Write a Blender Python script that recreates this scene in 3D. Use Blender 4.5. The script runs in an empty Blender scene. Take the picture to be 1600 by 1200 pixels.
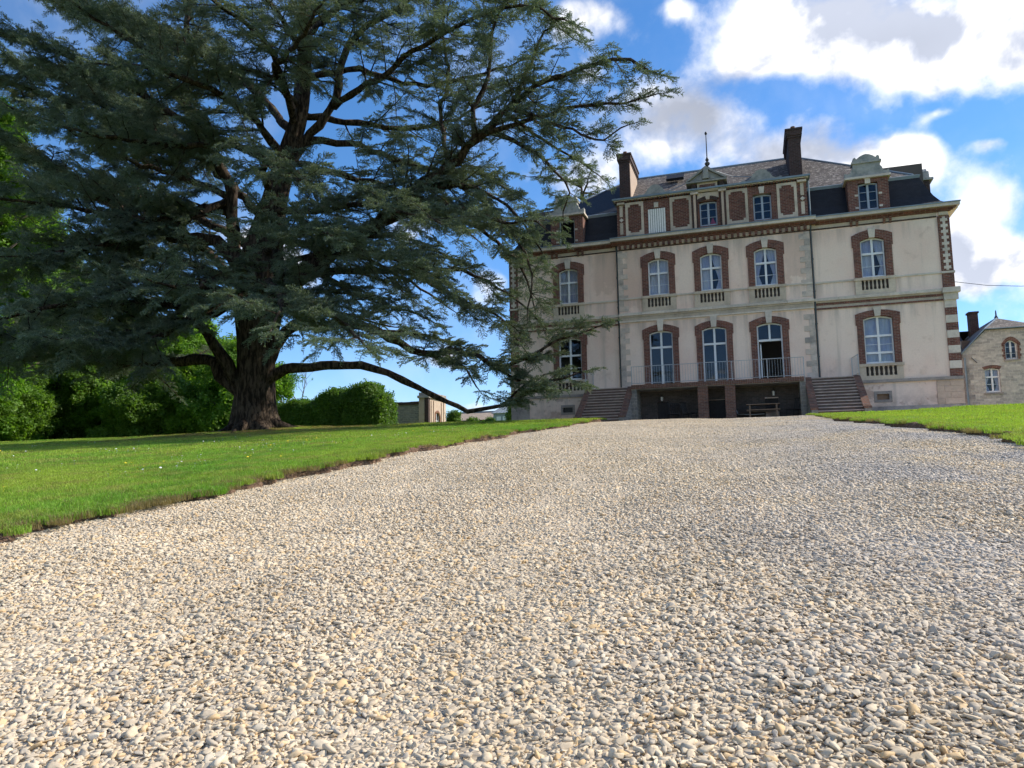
import bpy, bmesh, math, random
import numpy as np
from mathutils import Vector, Matrix, Euler, noise

random.seed(7)
RNG = np.random.default_rng(11)
SC = bpy.context.scene
COL = SC.collection
PI = math.pi
R = math.radians

# ------------------------------------------------------------------ camera
YAW, PITCH, ROLL = R(18.222), R(6.430), R(-1.006)
fw = Vector((-math.sin(YAW)*math.cos(PITCH), math.cos(YAW)*math.cos(PITCH), math.sin(PITCH)))
rt0 = Vector((math.cos(YAW), math.sin(YAW), 0)); up0 = rt0.cross(fw)
rt = math.cos(ROLL)*rt0 + math.sin(ROLL)*up0
up = -math.sin(ROLL)*rt0 + math.cos(ROLL)*up0
cd = bpy.data.cameras.new('camera'); cam = bpy.data.objects.new('camera', cd); COL.objects.link(cam)
m = Matrix((rt, up, -fw)).transposed().to_4x4()
cam.matrix_world = m
cd.sensor_width = 36; cd.lens = 36*1150/1600; cd.clip_start = .05; cd.clip_end = 4000
SC.camera = cam

# ------------------------------------------------------------------ light
SUN_EL, SUN_AZ = R(39), R(32)          # azimuth measured from +X towards +Y
sun_dir = Vector((math.cos(SUN_EL)*math.cos(SUN_AZ), math.cos(SUN_EL)*math.sin(SUN_AZ), math.sin(SUN_EL)))
sl = bpy.data.lights.new('sun', 'SUN'); sl.energy = 3.1; sl.angle = R(.5); sl.color = (1, .92, .79)
so = bpy.data.objects.new('sun', sl); COL.objects.link(so)
so.rotation_euler = sun_dir.to_track_quat('Z', 'Y').to_euler(); so.location = (20, 10, 60)
SC.view_settings.view_transform = 'Standard'; SC.view_settings.look = 'None'
SC.view_settings.gamma = 1; SC.view_settings.exposure = 1.05
SC.view_settings.use_curve_mapping = False
SC.cycles.max_bounces = 4; SC.cycles.diffuse_bounces = 3; SC.cycles.glossy_bounces = 2
SC.cycles.transparent_max_bounces = 8; SC.cycles.transmission_bounces = 3
SC.cycles.use_adaptive_sampling = True; SC.cycles.adaptive_threshold = .02; SC.cycles.caustics_reflective = False; SC.cycles.caustics_refractive = False

W = bpy.data.worlds.new('World'); SC.world = W; W.use_nodes = True

class NT:
    """short node helper"""
    def __init__(s, tree):
        s.t = tree; s.n = tree.nodes; s.l = tree.links
    def __call__(s, typ, ins=None, **kw):
        n = s.n.new(typ)
        for k, v in kw.items(): setattr(n, k, v)
        for k, v in (ins or {}).items():
            s.set(n.inputs[k], v)
        return n
    def set(s, sock, v):
        if isinstance(v, bpy.types.NodeSocket): s.l.new(v, sock)
        elif isinstance(v, bpy.types.Node): s.l.new(v.outputs[0], sock)
        else: sock.default_value = v
    def math(s, op, a, b=0.0, c=None, clamp=False):
        n = s.n.new('ShaderNodeMath'); n.operation = op; n.use_clamp = clamp
        s.set(n.inputs[0], a); s.set(n.inputs[1], b)
        if c is not None: s.set(n.inputs[2], c)
        return n.outputs[0]
    def mix(s, f, a, b, typ='MIX'):
        n = s.n.new('ShaderNodeMix'); n.data_type = 'RGBA'; n.blend_type = typ
        s.set(n.inputs[0], f); s.set(n.inputs[6], a); s.set(n.inputs[7], b)
        return n.outputs[2]
    def noise(s, vec, scale, detail=4, rough=.55, out=0, dist=0):
        n = s.n.new('ShaderNodeTexNoise'); s.set(n.inputs['Vector'], vec)
        n.inputs['Scale'].default_value = scale; n.inputs['Detail'].default_value = detail
        n.inputs['Roughness'].default_value = rough; n.inputs['Distortion'].default_value = dist
        return n.outputs[out]
    def ramp(s, f, stops, interp='LINEAR'):
        n = s.n.new('ShaderNodeValToRGB'); s.set(n.inputs[0], f); cr = n.color_ramp; cr.interpolation = interp
        while len(cr.elements) < len(stops): cr.elements.new(.5)
        for e, (p, c) in zip(cr.elements, stops):
            e.position = p; e.color = (c, c, c, 1) if isinstance(c, (int, float)) else (*c, 1)
        return n.outputs[0]
    def smooth(s, v, a, b, lo=0., hi=1.):
        n = s.n.new('ShaderNodeMapRange'); n.interpolation_type = 'SMOOTHSTEP'
        s.set(n.inputs[0], v)
        for i, q in zip((1, 2, 3, 4), (a, b, lo, hi)): n.inputs[i].default_value = q
        return n.outputs[0]

def build_world():
    t = NT(W.node_tree); t.n.clear()
    out = t('ShaderNodeOutputWorld')
    sky = t('ShaderNodeTexSky', sky_type='NISHITA')
    sky.sun_disc = False; sky.sun_elevation = SUN_EL
    sky.sun_rotation = PI/2 - SUN_AZ          # rotation is measured from +Y, clockwise
    sky.air_density = 1.0; sky.dust_density = .1; sky.ozone_density = 3.5; sky.altitude = 300
    tc = t('ShaderNodeTexCoord'); d = tc.outputs['Generated']
    sep = t('ShaderNodeSeparateXYZ', {0: d})
    x, y, z = sep.outputs
    az = t.math('ARCTAN2', x, y)                # 0 = +Y, negative = left
    zc = t.math('MAXIMUM', z, 0.0)
    # project on a cloud deck for the fine structure
    dz = t.math('ADD', zc, .16)
    px = t.math('DIVIDE', x, dz); py = t.math('DIVIDE', y, dz)
    pv = t('ShaderNodeCombineXYZ', {0: px, 1: py, 2: 0.0}).outputs[0]
    warp = t.noise(d, 5.0, 4, .55, out=1)
    w2 = t('ShaderNodeVectorMath', {0: warp, 1: (.5, .5, .5)}, operation='SUBTRACT').outputs[0]
    ws = t('ShaderNodeSeparateXYZ', {0: w2}).outputs
    azw = t.math('MULTIPLY_ADD', ws[0], .22, az); elw = t.math('MULTIPLY_ADD', ws[1], .13, z)
    cover = None
    for (a0, e0, ra, re, amp) in CLOUDS:
        u = t.math('DIVIDE', t.math('SUBTRACT', azw, a0), ra); v = t.math('DIVIDE', t.math('SUBTRACT', elw, e0), re)
        r2 = t.math('ADD', t.math('MULTIPLY', u, u), t.math('MULTIPLY', v, v))
        g = t.math('MULTIPLY', t.math('EXPONENT', t.math('MULTIPLY', r2, -1.0)), amp)
        cover = g if cover is None else t.math('ADD', cover, g)
    # elsewhere in the sky: scattered cumulus of the same kind
    big = t.noise(pv, .9, 3, .5)
    wild = t.smooth(big, .5, .66, 0, .8)
    # inside the photographed part the placed clouds decide
    ua = t.math('DIVIDE', t.math('SUBTRACT', az, -.28), .95); ue = t.math('DIVIDE', t.math('SUBTRACT', z, .25), .55)
    inview = t.smooth(t.math('ADD', t.math('MULTIPLY', ua, ua), t.math('MULTIPLY', ue, ue)), .7, 1.3, 0, 1)
    cover = t.math('ADD', cover, t.math('MULTIPLY', wild, inview))
    f1 = t.noise(d, 9.0, 9, .56, dist=.25)
    f2 = t.noise(d, 26.0, 6, .6)
    fb = t.math('ADD', t.math('MULTIPLY', t.math('SUBTRACT', f1, .5), 1.15), t.math('MULTIPLY', t.math('SUBTRACT', f2, .5), .6))
    dens = t.math('ADD', cover, fb)
    alpha = t.smooth(dens, .18, .86, 0, 1)
    # thin veil
    veil = t.math('MULTIPLY', t.smooth(t.noise(d, 4.5, 6, .6), .42, .75, 0, 1), .16)
    alpha = t.math('MAXIMUM', alpha, veil)
    # body of the cloud: thick parts greyer, thin edges white (sun from the right)
    shv = t('ShaderNodeVectorMath', {0: d, 1: (.03, .012, .025)}, operation='ADD').outputs[0]
    f3 = t.noise(shv, 9.0, 5, .5, dist=.25)
    rel = t.math('SUBTRACT', f1, f3)
    thick = t.smooth(dens, .45, 1.15, 0, 1)
    lum = t.math('SUBTRACT', t.math('ADD', 1.0, t.math('MULTIPLY', rel, 2.4)), t.math('MULTIPLY', thick, .09))
    lum = t.math('MINIMUM', t.math('MAXIMUM', lum, .72), 1.1)
    for (a0, e0, ra, re, amp) in CLOUD_SHADE:      # higher, denser veils that let less light through
        u = t.math('DIVIDE', t.math('SUBTRACT', azw, a0), ra); v = t.math('DIVIDE', t.math('SUBTRACT', elw, e0), re)
        g = t.math('EXPONENT', t.math('MULTIPLY', t.math('ADD', t.math('MULTIPLY', u, u), t.math('MULTIPLY', v, v)), -1.0))
        lum = t.math('MULTIPLY', lum, t.math('SUBTRACT', 1.0, t.math('MULTIPLY', g, amp)))
    cc = t.mix(t.smooth(lum, .7, .98), (.74, .80, .96, 1), (1.0, .99, .98, 1))
    cl = t('ShaderNodeVectorMath', {0: cc}, operation='SCALE'); t.set(cl.inputs['Scale'], t.math('MULTIPLY', lum, CLOUD_LUM))
    # cooler, deeper blue for the clear sky, as a phone records it
    hs = t('ShaderNodeHueSaturation', {'Color': sky.outputs[0], 'Saturation': 1.2, 'Value': SKY_GAIN})
    hz = t.mix(t.smooth(z, -.02, .45), (.84, .885, 1.06, 1), (.95, .975, 1.02, 1))
    clear = t.mix(1.0, hs.outputs[0], hz, 'MULTIPLY')
    col = t.mix(alpha, clear, cl.outputs[0])
    bg = t('ShaderNodeBackground', {'Color': col, 'Strength': .13})
    t.l.new(bg.outputs[0], out.inputs[0])

# azimuth, z of direction, radii, amount
CLOUDS = [(0.146, 0.5, 0.131, 0.038, 1.0), (0.299, 0.44, 0.086, 0.041, 1.0), (0.073, 0.468, 0.069, 0.021, 0.65), (0.027, 0.497, 0.044, 0.035, 0.5), (0.221, 0.454, 0.101, 0.034, 0.6), (-0.189, 0.546, 0.068, 0.028, 0.85), (-0.057, 0.531, 0.027, 0.017, 0.6), (-0.123, 0.43, 0.094, 0.04, 0.62), (-0.022, 0.392, 0.134, 0.041, 0.62), (0.089, 0.363, 0.081, 0.027, 0.6), (0.183, 0.337, 0.073, 0.03, 0.85), (0.259, 0.278, 0.046, 0.034, 0.9), (0.212, 0.355, 0.033, 0.014, 0.5), (0.243, 0.246, 0.037, 0.024, 0.7), (0.286, 0.225, 0.052, 0.024, 0.9), (0.313, 0.425, 0.024, 0.022, 0.5), (0.255, 0.382, 0.016, 0.009, 0.5), (0.28, 0.337, 0.015, 0.009, 0.45), (-0.409, 0.16, 0.042, 0.02, 0.8), (-0.483, 0.319, 0.044, 0.023, 0.6), (-0.622, 0.258, 0.033, 0.023, 0.8), (-0.351, 0.248, 0.036, 0.033, 0.45), (-0.353, 0.095, 0.079, 0.012, 0.5), (-0.241, 0.365, 0.08, 0.03, 0.6), (-0.674, 0.278, 0.048, 0.023, 0.5), (-0.219, 0.49, 0.036, 0.019, 0.5), (0.275, 0.17, 0.036, 0.028, 0.35)]
CLOUD_SHADE = [(-0.054, 0.42, 0.153, 0.041, 0.3), (0.058, 0.367, 0.112, 0.021, 0.2), (0.208, 0.466, 0.109, 0.021, 0.1), (0.283, 0.273, 0.036, 0.027, 0.12)]
CLOUD_LUM = 4.8
SKY_GAIN = .72
build_world()

# ------------------------------------------------------------------ materials
MATS = {}
def mat(name, fn, rough=.8, **kw):
    m = bpy.data.materials.new(name); m.use_nodes = True
    t = NT(m.node_tree); b = m.node_tree.nodes['Principled BSDF']
    b.inputs['Roughness'].default_value = rough
    b.inputs['Specular IOR Level'].default_value = kw.get('spec', .3)
    g = t('ShaderNodeNewGeometry'); pos = g.outputs['Position']
    r = fn(t, pos, b, m)
    if r is not None: t.set(b.inputs['Base Color'], r)
    MATS[name] = m
    return m
def bump(t, b, h, dist=.01, strength=.6):
    n = t('ShaderNodeBump', {'Height': h, 'Distance': dist, 'Strength': strength})
    t.l.new(n.outputs[0], b.inputs['Normal'])
def flat(c, var=.12, scale=3., bumpd=0):
    def f(t, pos, b, m):
        n = t.noise(pos, scale, 5, .6)
        k = t.ramp(n, [(.25, 1-var), (.75, 1+var)])
        if bumpd: bump(t, b, t.noise(pos, scale*8, 4, .6), bumpd)
        return t.mix(1.0, (*c, 1), k, 'MULTIPLY')
    return f
def xz(t, pos):
    s = t('ShaderNodeSeparateXYZ', {0: pos}).outputs
    return t('ShaderNodeCombineXYZ', {0: t.math('ADD', s[0], s[1]), 1: s[2], 2: 0.0}).outputs[0], s

def m_plaster(t, pos, b, m):
    v, s = xz(t, pos)
    n1 = t.noise(pos, .35, 5, .6); n2 = t.noise(pos, 2.2, 6, .62); n3 = t.noise(pos, 14, 4, .6)
    # rain streaks: noise stretched in z
    st = t('ShaderNodeVectorMath', {0: pos, 1: (2.2, 2.2, .16)}, operation='MULTIPLY').outputs[0]
    ns = t.noise(st, 1.0, 5, .6)
    c = t.mix(t.smooth(n1, .38, .66), (.85, .68, .565, 1), (.80, .59, .485, 1))
    c = t.mix(t.smooth(n2, .56, .78, 0, .5), c, (.56, .40, .31, 1))
    c = t.mix(t.smooth(ns, .52, .72, 0, .5), c, (.50, .41, .34, 1))
    # worn, pinker coat beside the stone chains of the central block
    wz = t.math('ADD', s[2], t.math('MULTIPLY', n2, 2.5))
    for x0, zlo, zhi in ((-5.55, 9.2, 12.9), (2.35, 9.9, 12.6), (-7.1, 10.2, 12.8)):
        dx = t.math('ABSOLUTE', t.math('SUBTRACT', t.math('ADD', s[0], t.math('MULTIPLY', n1, .8)), x0+.4))
        k = t.math('MULTIPLY', t.smooth(dx, .75, .45), t.math('MULTIPLY', t.smooth(wz, zlo, zlo+.4), t.smooth(wz, zhi+.3, zhi)))
        c = t.mix(t.math('MULTIPLY', k, .6), c, (.60, .42, .33, 1))
    # rain marks under the sill and storey courses
    for zc in (8.58, 7.30, 11.2):
        dz = t.math('SUBTRACT', zc, s[2])
        k = t.math('MULTIPLY', t.math('MULTIPLY', t.smooth(dz, 1.1, .0), t.smooth(dz, -.02, .02)), t.smooth(ns, .4, .62))
        c = t.mix(t.math('MULTIPLY', k, .5), c, (.40, .33, .28, 1))
    # damp foot of the wall
    foot = t.math('MULTIPLY', t.smooth(s[2], 3.6, 2.1), t.smooth(n2, .35, .6))
    c = t.mix(t.math('MULTIPLY', foot, .6), c, (.30, .23, .18, 1))
    pl = t.math('MULTIPLY', t.smooth(s[2], 3.7, 3.4), t.smooth(t.noise(pos, 1.7, 5, .6), .54, .6))
    c = t.mix(t.math('MULTIPLY', pl, .6), c, (.46, .30, .23, 1))
    c = t.mix(1.0, c, t.ramp(n3, [(.2, .93), (.8, 1.06)]), 'MULTIPLY')
    bump(t, b, n3, .004, .5)
    return c
mat('plaster', m_plaster, .92, spec=.15)

def m_brick(c1, c2, mortar, dark=1.0, rot=False):
    def f(t, pos, b, m):
        v, s = xz(t, pos)
        br = t('ShaderNodeTexBrick', {'Vector': v, 'Color1': (*c1, 1), 'Color2': (*c2, 1), 'Mortar': (*mortar, 1), 'Scale': 1.0,
               'Mortar Size': .008, 'Mortar Smooth': .3, 'Brick Width': .23, 'Row Height': .076, 'Bias': 0.0})
        n = t.noise(pos, 7, 5, .65); n2 = t.noise(pos, .9, 4, .6)
        c = t.mix(1.0, br.outputs[0], t.ramp(n, [(.2, .62*dark), (.8, 1.3*dark)]), 'MULTIPLY')
        c = t.mix(t.smooth(n2, .52, .75, 0, .5), c, (.06, .045, .04, 1))
        bump(t, b, t.math('SUBTRACT', n, t.math('MULTIPLY', br.outputs[1], 2.0)), .008, .6)
        return c
    return f
mat('brick', m_brick((.21, .08, .056), (.12, .052, .042), (.30, .24, .20)), .88, spec=.2)
mat('brick_dark', m_brick((.085, .045, .038), (.05, .033, .03), (.12, .105, .095)), .88, spec=.2)
mat('brick_mixed', m_brick((.24, .11, .07), (.14, .075, .055), (.24, .20, .17)), .88, spec=.2)
mat('cellar_stone', m_brick((.12, .09, .075), (.08, .065, .055), (.14, .12, .10)), .9)
mat('brick_orange', m_brick((.33, .135, .075), (.22, .10, .06), (.30, .25, .2)), .88, spec=.2)

def m_stone(base, grime, gamt=.6, sc=1.6):
    def f(t, pos, b, m):
        n = t.noise(pos, sc, 6, .62); n2 = t.noise(pos, 11, 5, .62)
        oi = t('ShaderNodeObjectInfo')
        c = t.mix(t.smooth(n, .42, .72, 0, gamt), (*base, 1), (*grime, 1))
        c = t.mix(1.0, c, t.ramp(n2, [(.2, .82), (.8, 1.12)]), 'MULTIPLY')
        c = t.mix(1.0, c, t.ramp(oi.outputs['Random'], [(0, .84), (1, 1.08)]), 'MULTIPLY')
        bump(t, b, n2, .008, .6)
        return c
    return f
mat('white_stone', m_stone((.66, .58, .49), (.38, .34, .30)), .85)
mat('grey_stone', m_stone((.40, .35, .31), (.18, .175, .17), .85, 2.2), .9)
mat('worn_stone', m_stone((.60, .50, .42), (.27, .26, .245), .8, 1.7), .9)
mat('cream_stone', m_stone((.60, .50, .39), (.38, .31, .24), .7), .85)
mat('mossy_stone', m_stone((.38, .37, .34), (.17, .185, .18), .8, 2.0), .9)
mat('pink_stone', m_stone((.56, .43, .33), (.42, .30, .23), .6), .85)
mat('zinc', flat((.18, .23, .27), .2, 2.5), .45, spec=.5)
mat('white_paint', flat((.74, .75, .76), .06, 3), .45, spec=.4)
mat('old_white_paint', flat((.82, .81, .78), .12, 9), .6)
mat('grey_paint', flat((.36, .40, .46), .15, 6), .5)
mat('dark_interior', flat((.05, .042, .038), .3, 1.5), .9)
mat('room_wall', flat((.10, .085, .075), .2, .8), .9)
mat('dark_wood', flat((.035, .028, .024), .3, 6), .6)
mat('warm_wood', flat((.24, .15, .09), .25, 6), .6)
mat('steel_rail', flat((.38, .39, .40), .12, 8), .45, spec=.5)
mat('dark_metal', flat((.03, .03, .032), .2, 6), .45, spec=.5)
mat('lamp_glass', flat((.75, .72, .65), .05, 5), .2, spec=.5)
mat('red_cloth', flat((.55, .05, .08), .2, 12), .8)
mat('soil', flat((.13, .085, .055), .4, 9, .02), .95)
mat('tar_pipe', flat((.07, .08, .085), .2, 3), .5)

def m_curtain(t, pos, b, m):
    v, s = xz(t, pos)
    n = t.noise(pos, 1.2, 3, .5)
    return t.mix(t.smooth(n, .35, .7), (.80, .80, .86, 1), (.56, .57, .76, 1))
mat('curtain', m_curtain, .9, spec=.1)

def m_glass(t, pos, b, m):
    out = m.node_tree.nodes['Material Output']
    fr = t('ShaderNodeFresnel', {'IOR': 1.5})
    n = t.noise(pos, 1.1, 2, .5)
    bm = t('ShaderNodeBump', {'Height': n, 'Distance': .02, 'Strength': .35})
    gl = t('ShaderNodeBsdfGlossy', {'Color': (.92, .95, 1, 1), 'Roughness': .02}); t.l.new(bm.outputs[0], gl.inputs['Normal'])
    tr = t('ShaderNodeBsdfTransparent', {'Color': (.88, .90, .92, 1)})
    mx = t('ShaderNodeMixShader', {0: t.math('ADD', t.math('MULTIPLY', fr.outputs[0], .6), .0), 1: tr.outputs[0], 2: gl.outputs[0]})
    t.l.new(mx.outputs[0], out.inputs[0])
mat('glass', m_glass)

def m_slate(base, spots, amt, sc, brown):
    def f(t, pos, b, m):
        s = t('ShaderNodeSeparateXYZ', {0: pos}).outputs
        v = t('ShaderNodeCombineXYZ', {0: t.math('ADD', s[0], t.math('MULTIPLY', s[1], .02)), 1: t.math('MULTIPLY', s[2], 1.6), 2: 0.0}).outputs[0]
        br = t('ShaderNodeTexBrick', {'Vector': v, 'Color1': (1.15, 1.15, 1.15, 1), 'Color2': (.78, .78, .78, 1), 'Mortar': (.45, .45, .45, 1),
               'Scale': 1.0, 'Mortar Size': .006, 'Mortar Smooth': .3, 'Brick Width': .22, 'Row Height': .15})
        n = t.noise(pos, 1.1, 6, .65); n2 = t.noise(pos, sc, 6, .7); n3 = t.noise(pos, .35, 4, .6)
        c = t.mix(t.smooth(n, .35, .65), (*base, 1), (*brown, 1))
        c = t.mix(t.smooth(n2, .51, .62, 0, amt), c, (*spots, 1))
        c = t.mix(t.smooth(n3, .5, .7, 0, amt*.5), c, (.10, .075, .06, 1))
        c = t.mix(1.0, c, br.outputs[0], 'MULTIPLY')
        bump(t, b, t.math('ADD', n2, t.math('MULTIPLY', br.outputs[1], -1.)), .012, .5)
        return c
    return f
mat('slate_mossy', m_slate((.13, .112, .10), (.46, .41, .35), .6, 6.0, (.07, .058, .054)), .85)
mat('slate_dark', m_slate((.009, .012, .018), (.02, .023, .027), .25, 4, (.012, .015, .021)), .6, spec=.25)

def m_rubble(c1, c2, mort):
    def f(t, pos, b, m):
        v, s = xz(t, pos)
        vd = t('ShaderNodeVectorMath', {0: t.noise(pos, 2.0, 3, .5, out=1), 1: (.16, .16, .16)}, operation='MULTIPLY').outputs[0]
        vv = t('ShaderNodeVectorMath', {0: v, 1: vd}, operation='ADD').outputs[0]
        br = t('ShaderNodeTexBrick', {'Vector': vv, 'Color1': (*c1, 1), 'Color2': (*c2, 1), 'Mortar': (*mort, 1), 'Scale': 1.0,
               'Mortar Size': .022, 'Mortar Smooth': .5, 'Brick Width': .42, 'Row Height': .17})
        n = t.noise(pos, 6, 6, .65)
        c = t.mix(1.0, br.outputs[0], t.ramp(n, [(.2, .62), (.8, 1.3)]), 'MULTIPLY')
        bump(t, b, t.math('SUBTRACT', n, t.math('MULTIPLY', br.outputs[1], 1.2)), .02, .8)
        return c
    return f
mat('rubble', m_rubble((.58, .52, .455), (.36, .33, .30), (.56, .51, .45)), .92)
mat('rubble_grey', m_rubble((.30, .27, .22), (.22, .20, .18), (.34, .31, .26)), .92)

def m_step(t, pos, b, m):
    n = t.noise(pos, 5, 6, .65); n2 = t.noise(pos, 1.2, 4, .6)
    c = t.mix(t.smooth(n, .4, .65), (.17, .11, .09, 1), (.12, .095, .08, 1))
    c = t.mix(t.smooth(n2, .5, .7, 0, .4), c, (.30, .26, .22, 1))
    bump(t, b, n, .01, .5)
    return c
mat('step_brick_shaded', m_step, .9)  # riser brick, darkened to paint the shadow lines of the steps
mat('step_tread', flat((.42, .33, .28), .3, 4), .85)  # made lighter to set off the painted riser shadow

def m_bark(t, pos, b, m):
    v = t('ShaderNodeVectorMath', {0: pos, 1: (1, 1, .22)}, operation='MULTIPLY').outputs[0]
    n = t.noise(v, 9, 7, .68); n2 = t.noise(pos, 1.3, 4, .6)
    c = t.mix(t.smooth(n, .42, .6), (.018, .013, .010, 1), (.085, .064, .048, 1))
    c = t.mix(t.smooth(n2, .55, .75, 0, .4), c, (.16, .15, .10, 1))
    bump(t, b, n, .05, 1.0)
    return c
mat('cedar_bark', m_bark, .95, spec=.1)
mat('tree_bark', flat((.12, .10, .08), .35, 5, .02), .95)
mat('birch_bark', flat((.42, .40, .34), .35, 5, .02), .95)

def leafmat(name, cols, rough=.6, trans=.35, sc=.25):
    def f(t, pos, b, m):
        oi = t('ShaderNodeObjectInfo'); at = t('ShaderNodeAttribute', attribute_name='tint')
        r = t.math('FRACT', t.math('ADD', oi.outputs['Random'], t.math('MULTIPLY', at.outputs['Fac'], .6)))
        c = t.ramp(r, [(i/(len(cols)-1), q) for i, q in enumerate(cols)])
        n = t.noise(pos, sc, 3, .5)
        c = t.mix(1.0, c, t.ramp(n, [(.3, .72), (.7, 1.25)]), 'MULTIPLY')
        if trans:
            out = m.node_tree.nodes['Material Output']
            tr = t('ShaderNodeBsdfTranslucent'); t.set(tr.inputs[0], t.mix(1.0, c, (1.5, 1.6, .6, 1), 'MULTIPLY'))
            mx = t('ShaderNodeMixShader', {0: trans, 1: b.outputs[0], 2: tr.outputs[0]})
            t.l.new(mx.outputs[0], out.inputs[0])
        return c
    return mat(name, f, rough, spec=.25)
leafmat('cedar_needles', [(.065, .095, .075), (.11, .145, .115), (.165, .20, .155), (.095, .13, .115), (.22, .25, .185)], .6, .28)
leafmat('leaf_bright', [(.095, .19, .028), (.135, .26, .04), (.19, .31, .052)], .5, .5)
leafmat('leaf_mid', [(.07, .14, .025), (.10, .19, .035), (.14, .23, .045)], .5, .45)
leafmat('leaf_dark', [(.03, .065, .018), (.045, .09, .024), (.06, .11, .032)], .5, .3)
leafmat('leaf_red', [(.12, .05, .035), (.16, .07, .04)], .5, .25)

def m_grass(t, pos, b, m):
    oi = t('ShaderNodeObjectInfo'); at = t('ShaderNodeAttribute', attribute_name='tint')
    n = t.noise(pos, .22, 4, .6); n2 = t.noise(pos, 1.3, 4, .6)
    c = t.mix(t.smooth(n, .36, .66), (.19, .37, .045, 1), (.34, .44, .065, 1))
    c = t.mix(t.smooth(n2, .47, .66, 0, .75), c, (.36, .35, .10, 1))
    c = t.mix(t.smooth(t.noise(pos, .7, 4, .6), .52, .68, 0, .6), c, (.10, .22, .035, 1))
    c = t.mix(1.0, c, t.ramp(t.noise(pos, 5.0, 4, .6), [(.3, .74), (.7, 1.2)]), 'MULTIPLY')
    sp = t('ShaderNodeSeparateXYZ', {0: pos}).outputs
    c = t.mix(t.smooth(sp[0], 1., 5., 0, .55), c, (.42, .52, .07, 1))
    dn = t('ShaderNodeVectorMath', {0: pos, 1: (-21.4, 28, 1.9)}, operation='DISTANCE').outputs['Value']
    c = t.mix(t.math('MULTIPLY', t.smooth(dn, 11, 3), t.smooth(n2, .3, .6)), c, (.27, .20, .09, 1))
    c = t.mix(t.smooth(at.outputs['Fac'], .78, .98, 0, .9), c, (.19, .13, .075, 1))
    c = t.mix(1.0, c, t.ramp(at.outputs['Fac'], [(0, .7), (.8, 1.25)]), 'MULTIPLY')
    out = m.node_tree.nodes['Material Output']
    tr = t('ShaderNodeBsdfTranslucent'); t.set(tr.inputs[0], t.mix(1.0, c, (1.2, 1.3, .6, 1), 'MULTIPLY'))
    mx = t('ShaderNodeMixShader', {0: .4, 1: b.outputs[0], 2: tr.outputs[0]})
    t.l.new(mx.outputs[0], out.inputs[0])
    return c
mat('grass_blade', m_grass, .55, spec=.25)
mat('dead_grass', flat((.26, .18, .10), .35, 12), .8)

def m_lawn(t, pos, b, m):
    at = t('ShaderNodeAttribute', attribute_name='soil')
    n = t.noise(pos, .22, 4, .6); n2 = t.noise(pos, 1.3, 4, .6); n3 = t.noise(pos, 30, 4, .7)
    c = t.mix(t.smooth(n, .36, .66), (.12, .22, .025, 1), (.20, .26, .04, 1))
    c = t.mix(t.smooth(n2, .5, .74, 0, .6), c, (.16, .15, .05, 1))
    c = t.mix(1.0, c, t.ramp(n3, [(.25, .5), (.75, 1.35)]), 'MULTIPLY')
    s = t.mix(t.smooth(n3, .4, .6), (.10, .062, .040, 1), (.20, .13, .085, 1))
    c = t.mix(t.smooth(t.math('ADD', at.outputs['Fac'], t.math('MULTIPLY', t.math('SUBTRACT', n2, .5), .5)), .35, .65), c, s)
    bump(t, b, n3, .03, .8)
    return c
mat('lawn', m_lawn, .9, spec=.1)

def m_drive(t, pos, b, m):
    vo = t('ShaderNodeTexVoronoi', {'Vector': pos, 'Scale': 38.}, feature='F1')
    vo2 = t('ShaderNodeTexVoronoi', {'Vector': pos, 'Scale': 38.}, feature='DISTANCE_TO_EDGE')
    c = t.ramp(t('ShaderNodeSeparateColor', {0: vo.outputs['Color']}).outputs[0], [(0, (.44, .37, .29)), (.35, (.52, .43, .31)), (.7, (.62, .52, .39)), (1, (.50, .38, .25))])
    c = t.mix(1.0, c, t.ramp(vo2.outputs[0], [(0, .6), (.12, 1.)]), 'MULTIPLY')
    bump(t, b, vo2.outputs[0], .02, 1.)
    return c
mat('gravel_bed', m_drive, .9, spec=.15)

def m_pebble(t, pos, b, m):
    at = t('ShaderNodeAttribute', attribute_name='tint'); oi = t('ShaderNodeObjectInfo')
    c = t.ramp(at.outputs['Fac'], [(0, (.42, .37, .30)), (.08, (.50, .42, .31)), (.28, (.58, .465, .32)), (.55, (.625, .515, .36)), (.8, (.665, .575, .43)), (.92, (.62, .43, .22)), (1, (.66, .47, .26))])
    n = t.noise(pos, 1.1, 4, .6); n2 = t.noise(pos, 90, 4, .6); n0 = t.noise(pos, .33, 4, .6)
    sx = t('ShaderNodeSeparateXYZ', {0: pos}).outputs
    c = t.mix(t.math('MULTIPLY', t.smooth(sx[0], -1.8, 2.6, .12, .9), t.smooth(n0, .36, .58)), c, (.44, .40, .36, 1))
    c = t.mix(1.0, c, t.ramp(n, [(.3, .86), (.7, 1.1)]), 'MULTIPLY')
    c = t.mix(1.0, c, t.ramp(n2, [(.2, .82), (.8, 1.12)]), 'MULTIPLY')
    bump(t, b, n2, .0012, .7)
    return c
mat('pebble', m_pebble, .8, spec=.25)
mat('tile_roof', flat((.34, .27, .21), .25, 3), .85)
mat('metal_sheet', flat((.30, .34, .37), .15, 2), .5)

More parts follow.
